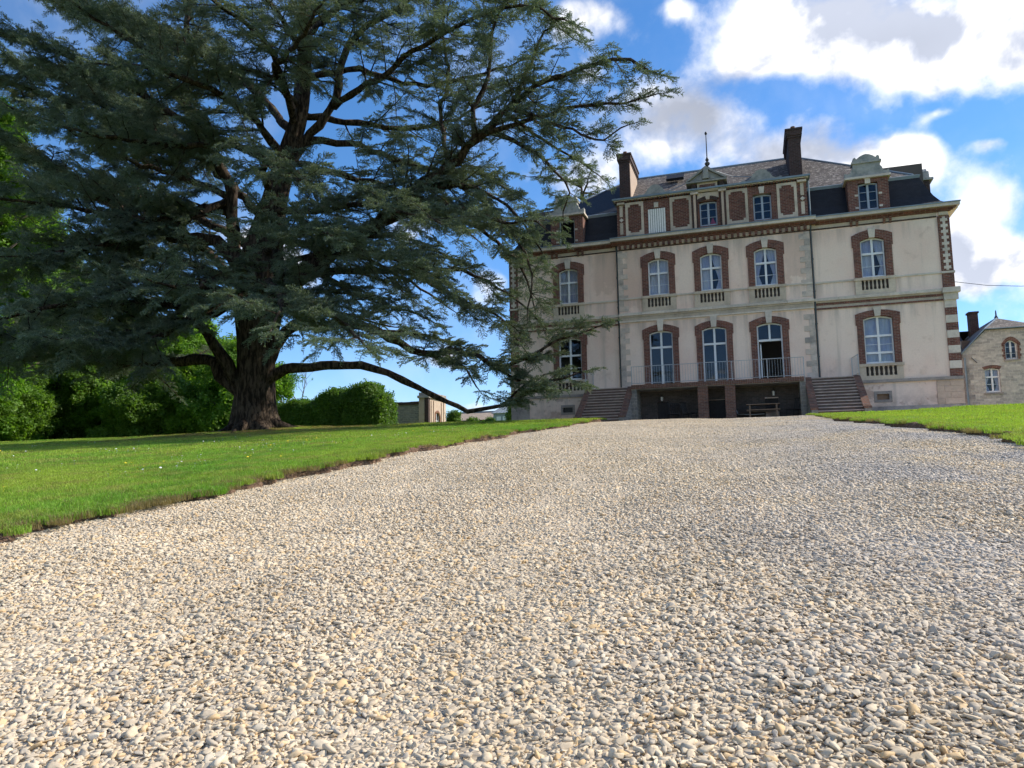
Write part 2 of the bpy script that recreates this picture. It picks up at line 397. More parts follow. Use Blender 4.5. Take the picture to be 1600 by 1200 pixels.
# ------------------------------------------------------------------ object helpers
ORG = {}
def thing(name, label, cat, loc, group=None):
    o = bpy.data.objects.new(name, None); o.empty_display_size = .3
    COL.objects.link(o); o.location = loc; ORG[o.name] = Vector(loc)
    o['label'] = label; o['category'] = cat
    if group: o['group'] = group
    return o
def tag(o, label=None, cat=None, group=None, kind=None):
    for k, v in (('label', label), ('category', cat), ('group', group), ('kind', kind)):
        if v: o[k] = v
    return o
def link(name, me, parent=None, loc=(0, 0, 0), label=None, rot=None):
    """link a mesh whose origin stands at world position loc"""
    o = bpy.data.objects.new(name, me); COL.objects.link(o)
    l = Vector(loc); ORG[o.name] = l
    if parent is not None:
        o.parent = parent; l = l - ORG[parent.name]
    o.location = l
    if rot: o.rotation_euler = rot
    if label: o['label'] = label
    return o
class MB:
    def __init__(s): s.v = []; s.f = []; s.mi = []; s.cur = 0
    def add(s, vs, fs):
        b = len(s.v); s.v += [tuple(v) for v in vs]; s.f += [tuple(b+i for i in f) for f in fs]; s.mi += [s.cur]*len(fs)
    def box(s, x0, x1, y0, y1, z0, z1):
        s.add([(x0,y0,z0),(x1,y0,z0),(x1,y1,z0),(x0,y1,z0),(x0,y0,z1),(x1,y0,z1),(x1,y1,z1),(x0,y1,z1)],
              [(0,3,2,1),(4,5,6,7),(0,1,5,4),(1,2,6,5),(2,3,7,6),(3,0,4,7)])
    def prism_xz(s, pts, y0, y1):
        """polygon in x,z (counter-clockwise seen from -Y) extruded from y0 (front) to y1"""
        n = len(pts)
        vs = [(x, y0, z) for x, z in pts] + [(x, y1, z) for x, z in pts]
        fs = [tuple(range(n)), tuple(range(2*n-1, n-1, -1))]
        fs += [(i, n+i, n+(i+1) % n, (i+1) % n) for i in range(n)]
        s.add(vs, fs)
    def prism_yz(s, pts, x0, x1):
        n = len(pts)
        vs = [(x0, y, z) for y, z in pts] + [(x1, y, z) for y, z in pts]
        s.add(vs, [tuple(range(n)), tuple(range(2*n-1, n-1, -1))] + [(i, n+i, n+(i+1) % n, (i+1) % n) for i in range(n)])
    def lathe(s, prof, c=(0, 0, 0), n=10):
        b = []
        for r, z in prof:
            for i in range(n):
                a = 2*PI*i/n; b.append((c[0]+r*math.cos(a), c[1]+r*math.sin(a), c[2]+z))
        fs = []
        for k in range(len(prof)-1):
            for i in range(n):
                j = (i+1) % n; fs.append((k*n+i, k*n+j, (k+1)*n+j, (k+1)*n+i))
        fs += [tuple(range(n-1, -1, -1)), tuple((len(prof)-1)*n+i for i in range(n))]
        s.add(b, fs)
    def tube(s, pts, rad, n=6, cap=True, twist=None):
        pts = [Vector(p) for p in pts]; k = len(pts); vs = []
        t = (pts[1]-pts[0]).normalized(); u = t.orthogonal().normalized()
        for i, p in enumerate(pts):
            t = (pts[min(i+1, k-1)]-pts[max(i-1, 0)]).normalized()
            u = (u - t*u.dot(t)).normalized(); w = t.cross(u)
            r = rad[i] if hasattr(rad, '__len__') else rad
            for j in range(n):
                a = 2*PI*j/n; rr = r if twist is None else r*twist(i, a, p)
                vs.append(p + (u*math.cos(a)+w*math.sin(a))*rr)
        fs = []
        for i in range(k-1):
            for j in range(n):
                q = (j+1) % n; fs.append((i*n+j, i*n+q, (i+1)*n+q, (i+1)*n+j))
        if cap: fs += [tuple(range(n-1, -1, -1)), tuple((k-1)*n+j for j in range(n))]
        s.add(vs, fs)
    def mesh(s, name, mats, smooth=False, center=None):
        c = Vector(center) if center is not None else Vector((0, 0, 0))
        me = bpy.data.meshes.new(name)
        me.from_pydata([(v[0]-c.x, v[1]-c.y, v[2]-c.z) for v in s.v], [], s.f)
        for m_ in (mats if isinstance(mats, (list, tuple)) else [mats]): me.materials.append(MATS[m_])
        if any(s.mi): me.polygons.foreach_set('material_index', s.mi)
        if smooth: me.polygons.foreach_set('use_smooth', [True]*len(s.f))
        me.update(); return me
    def part(s, name, mats, parent=None, label=None, smooth=False):
        a = np.array(s.v); lo = a.min(0); hi = a.max(0); c = ((lo[0]+hi[0])/2, (lo[1]+hi[1])/2, lo[2])
        return link(name, s.mesh(name, mats, smooth, c), parent, c, label)
_cache = {}
def boxpart(name, x0, x1, y0, y1, z0, z1, m, parent, label=None):
    """a box object; alike boxes share their mesh"""
    k = (name, m, round(x1-x0, 3), round(y1-y0, 3), round(z1-z0, 3))
    if k not in _cache:
        b = MB(); b.box(-(x1-x0)/2, (x1-x0)/2, -(y1-y0)/2, (y1-y0)/2, 0, z1-z0)
        _cache[k] = b.mesh(name, m)
    return link(name, _cache[k], parent, ((x0+x1)/2, (y0+y1)/2, z0), label)

# geometry-nodes scatter: points carry pick (int), rot (euler), scl (float)
def scatter_tree(coll):
    g = bpy.data.node_groups.new('scatter', 'GeometryNodeTree')
    g.interface.new_socket('Geometry', in_out='INPUT', socket_type='NodeSocketGeometry')
    g.interface.new_socket('Geometry', in_out='OUTPUT', socket_type='NodeSocketGeometry')
    N = g.nodes; L = g.links
    gi = N.new('NodeGroupInput'); go = N.new('NodeGroupOutput')
    ci = N.new('GeometryNodeCollectionInfo'); ci.inputs['Collection'].default_value = coll
    ci.inputs['Separate Children'].default_value = True; ci.inputs['Reset Children'].default_value = True
    ip = N.new('GeometryNodeInstanceOnPoints'); ip.inputs['Pick Instance'].default_value = True
    def attr(n, t):
        a = N.new('GeometryNodeInputNamedAttribute'); a.data_type = t; a.inputs['Name'].default_value = n; return a.outputs[0]
    e2r = N.new('FunctionNodeEulerToRotation')
    L.new(gi.outputs[0], ip.inputs['Points']); L.new(ci.outputs[0], ip.inputs['Instance'])
    L.new(attr('pick', 'INT'), ip.inputs['Instance Index'])
    L.new(attr('rot', 'FLOAT_VECTOR'), e2r.inputs[0]); L.new(e2r.outputs[0], ip.inputs['Rotation'])
    L.new(attr('scl', 'FLOAT'), ip.inputs['Scale'])
    L.new(ip.outputs[0], go.inputs[0])
    return g
def scatter(name, coll, P, rot, scl, pick, parent=None, base=(0, 0, 0)):
    P = np.asarray(P, np.float32) - np.asarray(base, np.float32)
    me = bpy.data.meshes.new(name); me.vertices.add(len(P)); me.vertices.foreach_set('co', P.ravel())
    a = me.attributes.new('rot', 'FLOAT_VECTOR', 'POINT'); a.data.foreach_set('vector', np.asarray(rot, np.float32).ravel())
    a = me.attributes.new('scl', 'FLOAT', 'POINT'); a.data.foreach_set('value', np.asarray(scl, np.float32))
    a = me.attributes.new('pick', 'INT', 'POINT'); a.data.foreach_set('value', np.asarray(pick, np.int32))
    me.update()
    o = link(name, me, parent, base)
    if coll.name not in TREES: TREES[coll.name] = scatter_tree(coll)
    o['kind'] = 'stuff'
    md = o.modifiers.new('scatter', 'NODES'); md.node_group = TREES[coll.name]
    return o
TREES = {}
def library(name, meshes):
    c = bpy.data.collections.new(name)
    for i, me in enumerate(meshes):
        o = bpy.data.objects.new('%s.%03d' % (name, i), me); c.objects.link(o)
    return c
def raw_mesh(name, V, F, m, tint=None, smooth=False):
    """V (n,3), F (k,3) arrays; tint per vertex"""
    me = bpy.data.meshes.new(name)
    V = np.asarray(V, np.float32); F = np.asarray(F, np.int32); k = F.shape[1]
    me.vertices.add(len(V)); me.vertices.foreach_set('co', V.ravel())
    me.loops.add(F.size); me.loops.foreach_set('vertex_index', F.ravel())
    me.polygons.add(len(F)); me.polygons.foreach_set('loop_start', np.arange(0, F.size, k, dtype=np.int32))
    me.materials.append(MATS[m])
    if smooth: me.polygons.foreach_set('use_smooth', np.ones(len(F), bool))
    if tint is not None:
        a = me.attributes.new('tint', 'FLOAT', 'POINT'); a.data.foreach_set('value', np.asarray(tint, np.float32))
    me.update(calc_edges=True); me.validate()
    return me

# ------------------------------------------------------------------ terrain
def sstep(v, a, b):
    t = np.clip((v-a)/(b-a), 0, 1); return t*t*(3-2*t)
def base_z(x, y):
    x = np.asarray(x, float); y = np.asarray(y, float)
    s = .1015; yc = np.clip(y, -22, 28); z = -1 + s*yc
    t = np.clip(y-28, 0, 5); z = z + s*(t - t*t/10)
    k = np.clip(y/28, 0, 1)
    z = z - k*(.15*sstep(x, 1.5, 6) + .13*sstep(-x, 19, 30))
    dip = np.interp(x, [-40, -22, -12, -6.5, -3, 2.5, 4.5, 7, 14], [.13, .13, .14, .2, .24, .32, .22, .13, .10])
    z = z - dip*sstep(y, 13, 29)*(1-sstep(y, 31, 37))
    z = z + .13*np.exp(-((x+21.4)**2+(y-28)**2)/7.)
    return z
def wob(y, s):
    return .13*np.sin(y*1.9+s)+.09*np.sin(y*4.7+2*s)+.05*np.sin(y*11.3+s*3)+.03*np.sin(y*23+s)
def edge_l(y):
    y = np.asarray(y, float); return np.where(y < 33, -6.10 + wob(y, .4) + .27*(1-sstep(y, 5.5, 9)), -16.)
def edge_r(y):
    y = np.asarray(y, float)
    e = 3.5 - np.clip(y-11.8, -12, 16)*.075 + wob(y, 2.1)*1.3
    return np.where(y < 33, e, 14.)
def lawn_h(off, x, y):
    """height of the turf above the gravel, off = distance from its edge"""
    return .10*sstep(off, -.02, .10) + .012*np.sin(x*.9+1)*np.sin(y*.7)

# ------------------------------------------------------------------ ground sheets
def build_lawn():
    ys = np.concatenate([np.linspace(-60, 0, 16)[:-1], np.arange(0, 30, .09), np.arange(30, 34, .25), np.arange(34, 60, 2), [60, 70, 85, 110, 150, 220, 350, 600, 1200]])
    offs = np.array([-.05, 0, .03, .07, .12, .2, .35, .6, 1, 1.6, 2.5, 4, 6, 9, 12, 16, 20, 24, 30, 40, 60, 100, 200, 400, 900])
    V = []; F = []; S = []
    for side in (-1, 1):
        b = len(V); n = len(offs)
        for y in ys:
            e = float(edge_l(y) if side < 0 else edge_r(y))
            if y > 60: e = -1.6
            for q in offs:
                x = e + side*q
                jit = .02*math.sin(y*17+q*40) if q < .3 else 0
                z = float(base_z(x, y)) + float(lawn_h(q, x, y)) + (jit if q > 0 else 0) - (.06 if q <= 0 else 0)
                V.append((x, y, z)); S.append(1.0 if q < .08 else max(0., .85-(q-.08)*3.5))
        for i in range(len(ys)-1):
            for j in range(n-1):
                a = b+i*n+j
                F.append((a, a+1, a+n+1, a+n) if side > 0 else (a, a+n, a+n+1, a+1))
    me = raw_mesh('lawn', V, F, 'lawn', smooth=True)
    at = me.attributes.new('soil', 'FLOAT', 'POINT'); at.data.foreach_set('value', np.array(S, np.float32))
    tag(link('lawn', me), kind='structure')
build_lawn()

def gravel_h(x, y): return .022*np.sin(x*1.1+.7*np.sin(y*.35))+.012*np.sin(y*.9+x*.6)+.007*np.sin(x*2.9+y*.5)
def build_bed():
    ys = np.concatenate([np.linspace(-40, 0, 11)[:-1], np.arange(0, 36, .4), np.arange(36, 62, 2.)])
    V = []; F = []
    n = 21
    for y in ys:
        x0, x1 = (-6.6, 4.3) if y < 32.9 else (-16.3, 14.3)
        for j in range(n):
            x = x0+(x1-x0)*j/(n-1); V.append((x, y, float(base_z(x, y))+float(gravel_h(x, y))+.006))
    for i in range(len(ys)-1):
        for j in range(n-1):
            a = i*n+j; F.append((a, a+1, a+n+1, a+n))
    tag(link('driveway', raw_mesh('driveway', V, F, 'gravel_bed', smooth=True)), kind='structure')
build_bed()

# ------------------------------------------------------------------ gravel: patches of real stones, instanced
def ico(sub):
    bm = bmesh.new(); bmesh.ops.create_icosphere(bm, subdivisions=sub, radius=1)
    v = np.array([p.co[:] for p in bm.verts]); f = np.array([[q.index for q in p.verts] for p in bm.faces]); bm.free(); return v, f
def pebble_patch(n, sub, size, seed):
    r = np.random.default_rng(seed); v0, f0 = ico(sub)
    if sub > 1:                                     # angular stones: flatten some facets
        pass
    Vs = []; Fs = []; Ts = []
    # a handful of stone shapes
    shapes = []
    for k in range(14):
        v = v0.copy()
        for _ in range(9):                          # planar cuts
            nrm = r.normal(size=3); nrm /= np.linalg.norm(nrm); d = r.uniform(.35, .75)
            h = v@nrm; v -= np.outer(np.clip(h-d, 0, None), nrm)
        v *= 1+.07*r.normal(size=(len(v), 1)); v *= (1.15, r.uniform(.6, .95), r.uniform(.3, .62)); shapes.append(v)
    for i in range(n):
        v = shapes[r.integers(14)]
        s = size*.5*np.clip(np.exp(r.normal(0, .42)), .4, 2.4)
        til = .2 if r.random() < .88 else .6
        e = Euler((r.normal(0, til), r.normal(0, til), r.uniform(0, 2*PI))).to_matrix()
        w = (v*s)@np.array(e).T
        w += (r.uniform(-.4, .4), r.uniform(-.4, .4), r.uniform(0, .010)+.1*s)
        Fs.append(f0+len(v0)*i); Vs.append(w); Ts.append(np.full(len(v0), r.random()))
    return raw_mesh('pebble_patch', np.concatenate(Vs), np.concatenate(Fs), 'pebble', np.concatenate(Ts), smooth=sub > 1)
def in_view(x, y, mar=3.0):
    # inside the widened view wedge
    a = np.arctan2(x, y); return (a > -1.0) & (a < .42) if False else ((x + mar)*math.cos(.98) + y*math.sin(.98) > 0) & (x - mar < y*.34)
def gravel():
    near = library('near_pebble_patches', [pebble_patch(3500, 2, .0235, s) for s in (1, 2, 3)])
    far = library('far_pebble_patches', [pebble_patch(2900, 1, .0255, s) for s in (4, 5, 6, 7)])
    sl = math.atan(.1015); P = []; Q = []
    st = .8
    for j in range(int(31/st)):
        y = .55+j*st
        for i in range(-12, 9):
            x = i*st + (.4 if j % 2 else 0)
            if x < edge_l(y)+.12 or x > edge_r(y)-.12:
                # squeeze partial patches in along the turf
                if x > edge_l(y)-.45 and x < edge_l(y)+.12: x = float(edge_l(y))+.27
                elif x < edge_r(y)+.45 and x > edge_r(y)-.12: x = float(edge_r(y))-.27
                else: continue
            if not (x > -y*1.42-2.5 and x < y*.34+2.5): continue
            (P if y < 4.6 else Q).append((x, y))
    def rots(n, xx, yy):
        out = []
        for k in range(n):
            e_ = .3; X_, Y_ = xx[k], yy[k]; fz = lambda u, v: float(base_z(u, v)+gravel_h(u, v))
            gx = (fz(X_+e_, Y_)-fz(X_-e_, Y_))/(2*e_); gy = (fz(X_, Y_+e_)-fz(X_, Y_-e_))/(2*e_)
            mt = Matrix.Rotation(math.atan(gy), 3, 'X') @ Matrix.Rotation(-math.atan(gx), 3, 'Y') @ Matrix.Rotation(random.randrange(4)*PI/2, 3, 'Z')
            out.append(mt.to_euler()[:])
        return out
    for nm, pts, coll, nv in (('gravel', P, near, 3), ('gravel', Q, far, 4)):
        a = np.array(pts); z = base_z(a[:, 0], a[:, 1])+gravel_h(a[:, 0], a[:, 1])
        o = scatter(nm, coll, np.c_[a, z], rots(len(a), a[:, 0], a[:, 1]), np.ones(len(a)), RNG.integers(0, nv, len(a)))
        tag(o, kind='stuff', label='pale crushed limestone pebbles covering the driveway' + (' in the foreground' if pts is P else ' up to the house'))
gravel()

# ------------------------------------------------------------------ grass
def grass_patch(n, half, h0, h1, w, seed, spread=.35, round_=False, dead=.06):
    r = np.random.default_rng(seed)
    xy = r.uniform(-half, half, (n, 2))
    if round_:
        a = r.uniform(0, 2*PI, n); q = half*np.sqrt(r.random(n)); xy = np.c_[q*np.cos(a), q*np.sin(a)]
    h = r.uniform(h0, h1, n); a = r.uniform(0, 2*PI, n); b = r.uniform(0, 2*PI, n)
    lean = np.abs(r.normal(0, spread, n))*h
    dx = np.c_[np.cos(a), np.sin(a)]*(w*r.uniform(.6, 1.3, n))[:, None]/2; ln = np.c_[np.cos(b), np.sin(b)]*lean[:, None]
    V = np.zeros((n, 5, 3)); V[:, 0, :2] = xy-dx; V[:, 1, :2] = xy+dx
    V[:, 2, :2] = xy-dx*.8+ln*.35; V[:, 3, :2] = xy+dx*.8+ln*.35; V[:, 2:4, 2] = (h*.6)[:, None]
    V[:, 4, :2] = xy+ln; V[:, 4, 2] = h*(1-.25*np.minimum(1, lean/h)); V[:, 0:2, 2] = -.02
    k = np.arange(n)[:, None]*5
    F = np.concatenate([k+[0, 1, 3], k+[0, 3, 2], k+[2, 3, 4]])
    T = r.uniform(0, .78, n); T[r.random(n) < dead] = .97
    return raw_mesh('grass_patch', V.reshape(-1, 3), F, 'grass_blade', np.repeat(T, 5))
def grass():
    fine = library('fine_grass_patches', [grass_patch(4200, .52, .02, .052, .0055, s, .6) for s in (21, 22, 23)])
    coarse = library('coarse_grass_patches', [grass_patch(1700, .75, .02, .055, .011, s, .5) for s in (31, 32, 33)])
    tuft = library('edge_tufts', [grass_patch(150, .13, .03, .085, .006, s, .9, True, .10) for s in (41, 42, 43, 44)])
    deadt = library('dead_tufts', [grass_patch(90, .10, .03, .08, .006, s, 1.1, True, 1.) for s in (51, 52)])
    sl = math.atan(.1015)
    def put(nm, coll, pts, nv, s0, s1, label):
        a = np.array(pts); n = len(a)
        off = np.where(a[:, 0] < -1.6, edge_l(a[:, 1])-a[:, 0], a[:, 0]-edge_r(a[:, 1]))
        z = base_z(a[:, 0], a[:, 1]) + lawn_h(np.maximum(off, .12), a[:, 0], a[:, 1])-.005
        rz = RNG.integers(0, 4, n)*PI/2
        rot = [(Matrix.Rotation(sl if y < 28 else 0, 3, 'X') @ Matrix.Rotation(q, 3, 'Z')).to_euler()[:] for q, y in zip(rz, a[:, 1])]
        tag(scatter(nm, coll, np.c_[a, z], rot, RNG.uniform(s0, s1, n), RNG.integers(0, nv, n)), kind='stuff', label=label)
    A = []; B = []
    for j in range(0, 36):
        for i in range(-60, 16):
            x, y = i+.5*(j % 2), 2+j*1.0
            if not (x > -y*1.42-3 and x < y*.34+3): continue
            off = float(edge_l(y)-x if x < -1.6 else x-edge_r(y))
            if y > 32 or off < .62: continue
            if math.hypot(x, y) < 17: A.append((x, y))
    for j in range(0, 16):
        for i in range(-40, 12):
            x, y = i*1.45+.7*(j % 2), 9+j*1.45
            if not (x > -y*1.42-3 and x < y*.34+3): continue
            off = float(edge_l(y)-x if x < -1.6 else x-edge_r(y))
            if y > 31.5 or off < .9 or math.hypot(x, y) < 16.5: continue
            B.append((x, y))
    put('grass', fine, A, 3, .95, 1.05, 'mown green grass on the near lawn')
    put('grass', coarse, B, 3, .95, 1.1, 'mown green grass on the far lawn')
    T = []; D = []
    y = 2.5
    while y < 31.5:
        dens = 9 if y < 12 else 6
        for side in (-1, 1):
            for _ in range(dens):
                yy = y+random.uniform(0, .22); q = random.random()**1.3*.95-.005
                e = float(edge_l(yy) if side < 0 else edge_r(yy)); x = e+side*q
                if x > -yy*1.42-2 and x < yy*.34+2: T.append((x, yy))
            if random.random() < .5:
                yy = y+random.uniform(0, .2); e = float(edge_l(yy) if side < 0 else edge_r(yy))
                D.append((e+side*random.uniform(-.03, .1), yy))
        y += .22
    put('grass_tufts', tuft, T, 4, .6, 1.1, 'longer uncut grass hanging over the turf edge')
    # clusters of torn dead turf
    for (cx, cy, k) in ((-5.8, 6.0, 12), (-5.82, 6.5, 7), (-5.8, 4.6, 6), (-6.1, 7.6, 5), (-6.1, 9.1, 5), (3.3, 13.5, 5)):
        for _ in range(k): D.append((cx+random.gauss(0, .07), cy+random.gauss(0, .3)))
    put('dry_grass', deadt, D, 2, .6, 1.1, 'dead brown grass roots along the turf edge')
grass()

def flowers():
    def disc(r, n, c, m, name, h):
        b = MB(); pts = [(r*math.cos(2*PI*i/n), r*math.sin(2*PI*i/n), h) for i in range(n)]
        b.add(pts+[(0, 0, h+r*.25)], [(i, (i+1) % n, n) for i in range(n)])
        b.add([(-.0015, 0, 0), (.0015, 0, 0), (0, 0, h)], [(0, 1, 2)])
        return b.mesh(name, m)
    lib = library('lawn_flowers', [disc(.016, 7, 0, 'white_paint', 'daisy', .075), disc(.019, 7, 0, 'dandelion', 'dandelion', .08)])
    P = []; pk = []
    for _ in range(95):
        c = (random.uniform(-26, -7.5), random.uniform(6, 20)); k = random.randrange(1, 7); w = random.random() < .35
        for _ in range(k):
            x, y = c[0]+random.gauss(0, .3), c[1]+random.gauss(0, .3)
            P.append((x, y, float(base_z(x, y))+.1)); pk.append(1 if w else 0)
    n = len(P)
    tag(scatter('daisies', lib, P, [(random.gauss(0, .25), random.gauss(0, .25), random.uniform(0, 6)) for _ in range(n)], [random.uniform(.8, 1.3) for _ in range(n)], pk),
        kind='stuff', label='white daisies and yellow dandelions dotted over the lawn')
mat('dandelion', flat((.75, .55, .03), .1, 9), .6)
flowers()

# ------------------------------------------------------------------ the chateau
G0 = 2.0                                   # ground under the house
XL, XR, YF, YB = -12.53, 9.05, 38.0, 50.0
CX0, CX1, YC = -6.45, 3.0, 37.8            # central block
CXM = -1.74
CH = thing('country_house', 'large cream rendered country house with red brick trim, slate mansard roof and twin steps', 'house', (CXM, YF, G0))

def arc(cx, hw, z0, rise, n=8, rev=False):
    p = [(cx+hw*(2*i/n-1), z0+rise*(1-(2*i/n-1)**2)) for i in range(n+1)]
    return p[::-1] if rev else p
def wall_face(name, x0, x1, z0, z1, holes, y, depth, m, parent):
    b = MB(); xs = sorted({x0, x1, *[h[0] for h in holes], *[h[1] for h in holes]}); zs = sorted({z0, z1, *[h[2] for h in holes], *[h[3] for h in holes]})
    for i in range(len(xs)-1):
        for j in range(len(zs)-1):
            cx, cz = (xs[i]+xs[i+1])/2, (zs[j]+zs[j+1])/2
            if any(h[0] < cx < h[1] and h[2] < cz < h[3] for h in holes): continue
            b.add([(xs[i], y, zs[j]), (xs[i+1], y, zs[j]), (xs[i+1], y, zs[j+1]), (xs[i], y, zs[j+1])], [(0, 1, 2, 3)])
    for h in holes:
        a, c, d, e = h; yy = y+depth
        b.add([(a, y, d), (a, yy, d), (a, yy, e), (a, y, e)], [(0, 1, 2, 3)])
        b.add([(c, y, d), (c, y, e), (c, yy, e), (c, yy, d)], [(0, 1, 2, 3)])
        b.add([(a, y, d), (c, y, d), (c, yy, d), (a, yy, d)], [(0, 1, 2, 3)])
        b.add([(a, y, e), (a, yy, e), (c, yy, e), (c, y, e)], [(0, 1, 2, 3)])
    return b.part(name, m, parent)

def surround(cx, hwi, hwo, zb, zs, crown, zo, crowno, y, parent, key_top, y1=None, dark=False):
    """brick architrave with a shallow arch, ears at the top and a stone keystone"""
    b = MB(); ya = y-.06; yb = y+.24
    leg = hwo-.05; ze = zs-.28
    for s in (-1, 1):
        xs = sorted((cx+s*hwi, cx+s*leg)); b.box(xs[0], xs[1], ya, yb, zb, ze)
        xs = sorted((cx+s*hwi, cx+s*hwo)); b.box(xs[0], xs[1], ya-.005, yb, ze, zs)
    n = 10; ii = arc(cx, hwi, zs, crown-zs, n); oo = arc(cx, hwo, zo, crowno-zo, n)
    ii = [(cx-hwo, zs)] + ii + [(cx+hwo, zs)]; oo = [(cx-hwo, zo)] + oo + [(cx+hwo, zo)]
    oo[1] = (oo[1][0]+.001, oo[1][1]); oo[-2] = (oo[-2][0]-.001, oo[-2][1])
    for i in range(len(ii)-1):
        b.prism_xz([ii[i], ii[i+1], oo[i+1], oo[i]], ya-.005, yb)
    o = b.part('window_surround', 'brick', parent)
    k = MB(); k.prism_xz([(cx-.12, crown-.03), (cx+.12, crown-.03), (cx+.17, key_top), (cx-.17, key_top)], ya-.07, yb-.02)
    k.part('keystone', 'white_stone', o)
    return o

def curtain(cx, w, z0, z1, y, parent, tie, side):
    """one hanging half curtain, gathered to its outer side at tie height when tie is set"""
    b = MB(); nx, nz = 14, 10; V = []
    for j in range(nz+1):
        z = z0+(z1-z0)*j/nz; t = (z-z0)/(z1-z0)
        if tie: k = .35+.65*abs(t-.30)/.70 if t > .3 else .35+.35*(.3-t)/.3
        else: k = 1
        for i in range(nx+1):
            u = i/nx
            x = cx-side*w/2 + side*w*u*k      # outer side is -side... anchored there
            V.append((x, y+.025*math.sin(u*22+cx*7+t*1.2)+.012*math.sin(u*51), z))
    b.add(V, [(j*(nx+1)+i, j*(nx+1)+i+1, (j+1)*(nx+1)+i+1, (j+1)*(nx+1)+i) for j in range(nz) for i in range(nx)])
    return b.part('curtain', 'curtain', parent, smooth=True)

def window(cx, w, z0, zs, crown, y, parent, trans=(), bars=(), cur='plain', mul=True, paint='white_paint', openleaf=False, name='window', curfrom=0.):
    """timber window: frame with mullion and transoms as one mesh, every pane of glass a sub-part"""
    hw = w/2; yf = y+.13; b = MB(); fr = .065
    b.box(cx-hw, cx-hw+fr, yf, yf+.09, z0, zs); b.box(cx+hw-fr, cx+hw, yf, yf+.09, z0, zs)
    b.box(cx-hw+fr, cx+hw-fr, yf+.002, yf+.088, z0, z0+.09)
    rise = crown-zs; n = 8; oo = arc(cx, hw, zs, rise, n); ii = [(x, z-.065) for x, z in oo]
    for i in range(n): b.prism_xz([ii[i], ii[i+1], oo[i+1], oo[i]], yf+.001, yf+.089)
    zt = [z0+.09]+list(trans)+[crown]
    for i, z in enumerate(trans): b.box(cx-hw+fr, cx+hw-fr, yf-.02, yf+.085, z-.05, z+.05)
    if mul:
        if openleaf: b.box(cx-.045, cx+.045, yf-.012, yf+.086, trans[-1]+.05, crown-.05)
        else: b.box(cx-.05, cx+.05, yf-.012, yf+.086, z0+.09, crown-.05)
    for z in bars: b.box(cx-hw+fr, cx+hw-fr, yf+.02, yf+.05, z-.012, z+.012)
    if openleaf:   # left leaf swung into the room
        x = cx-hw+fr+.12
        b.box(x-.06, x-.01, yf+.1, yf+.55, z0+.05, z0+.17); b.box(x-.06, x-.01, yf+.1, yf+.55, trans[-1]-.17, trans[-1]-.05)
        b.box(x-.062, x-.008, yf+.1, yf+.17, z0+.05, trans[-1]-.05); b.box(x-.062, x-.008, yf+.5, yf+.57, z0+.05, trans[-1]-.05)
    f = b.part(name, paint, parent)
    # panes
    yg = yf+.045
    for k in range(len(zt)-1):
        if openleaf and k < len(zt)-2: continue
        za = zt[k]+(.05 if k else 0); zb = zt[k+1]-(.05 if k < len(zt)-2 else 0)
        cols = [(cx-hw+fr, cx-.05), (cx+.05, cx+hw-fr)] if mul else [(cx-hw+fr, cx+hw-fr)]
        for a, c in cols:
            p = MB()
            if k == len(zt)-2:
                m_ = 5; xs = [a+(c-a)*i/m_ for i in range(m_+1)]
                tops = [(x, zs+rise*(1-((x-cx)/hw)**2)-.06) for x in xs]
                poly = [(a, za), (c, za)] + tops[::-1]
            else: poly = [(a, za), (c, za), (c, zb), (a, zb)]
            p.prism_xz(poly, yg, yg+.006); p.part('pane', 'glass', f)
    if cur and cur != 'none':
        zc0 = z0+.03; zc1 = crown-.03
        for s in (-1, 1):
            c0 = curtain(cx+s*hw/2, hw*1.0, zc0, zc1, yf+.2, f, cur == 'tied' or (cur == 'mixed' and s > 0), -s)
    return f

def balustrade(cx, hw, zt, zb, y, parent, n=6, hb=.52):
    """stone apron under a window with a row of squat balusters"""
    b = MB(); ya = y-.10
    b.box(cx-hw-.04, cx+hw+.04, ya-.05, y+.1, zt-.13, zt)                 # rail / sill
    b.box(cx-hw, cx-hb-.05, ya, y+.1, zb, zt-.13); b.box(cx+hb+.05, cx+hw, ya, y+.1, zb, zt-.13)
    b.box(cx-hb-.05, cx+hb+.05, ya+.006, y+.1, zb, zb+.22)
    o = b.part('window_balustrade', 'cream_stone', parent)
    k = MB(); k.box(cx-hb-.05, cx+hb+.05, y-.014, y-.003, zb+.22, zt-.13); k.part('gap_shade', 'dark_interior', o)  # dark sheet before the wall paints the shade between the balusters
    h = zt-.13-zb-.22; gap = 2*hb/n
    key = ('baluster', round(h, 2))
    if key not in _cache:
        q = MB(); q.lathe([(.05, 0), (.05, h*.08), (.032, h*.16), (.052, h*.38), (.045, h*.55), (.03, h*.82), (.05, h*.92), (.05, h)], n=8)
        _cache[key] = q.mesh('baluster', 'cream_stone', True)
    for i in range(n):
        link('baluster', _cache[key], o, (cx-hb+gap*(i+.5), ya+.06, zb+.22))
    return o

WX = (-9.2, 5.75); BAY = (-4.36, -1.72, .9)
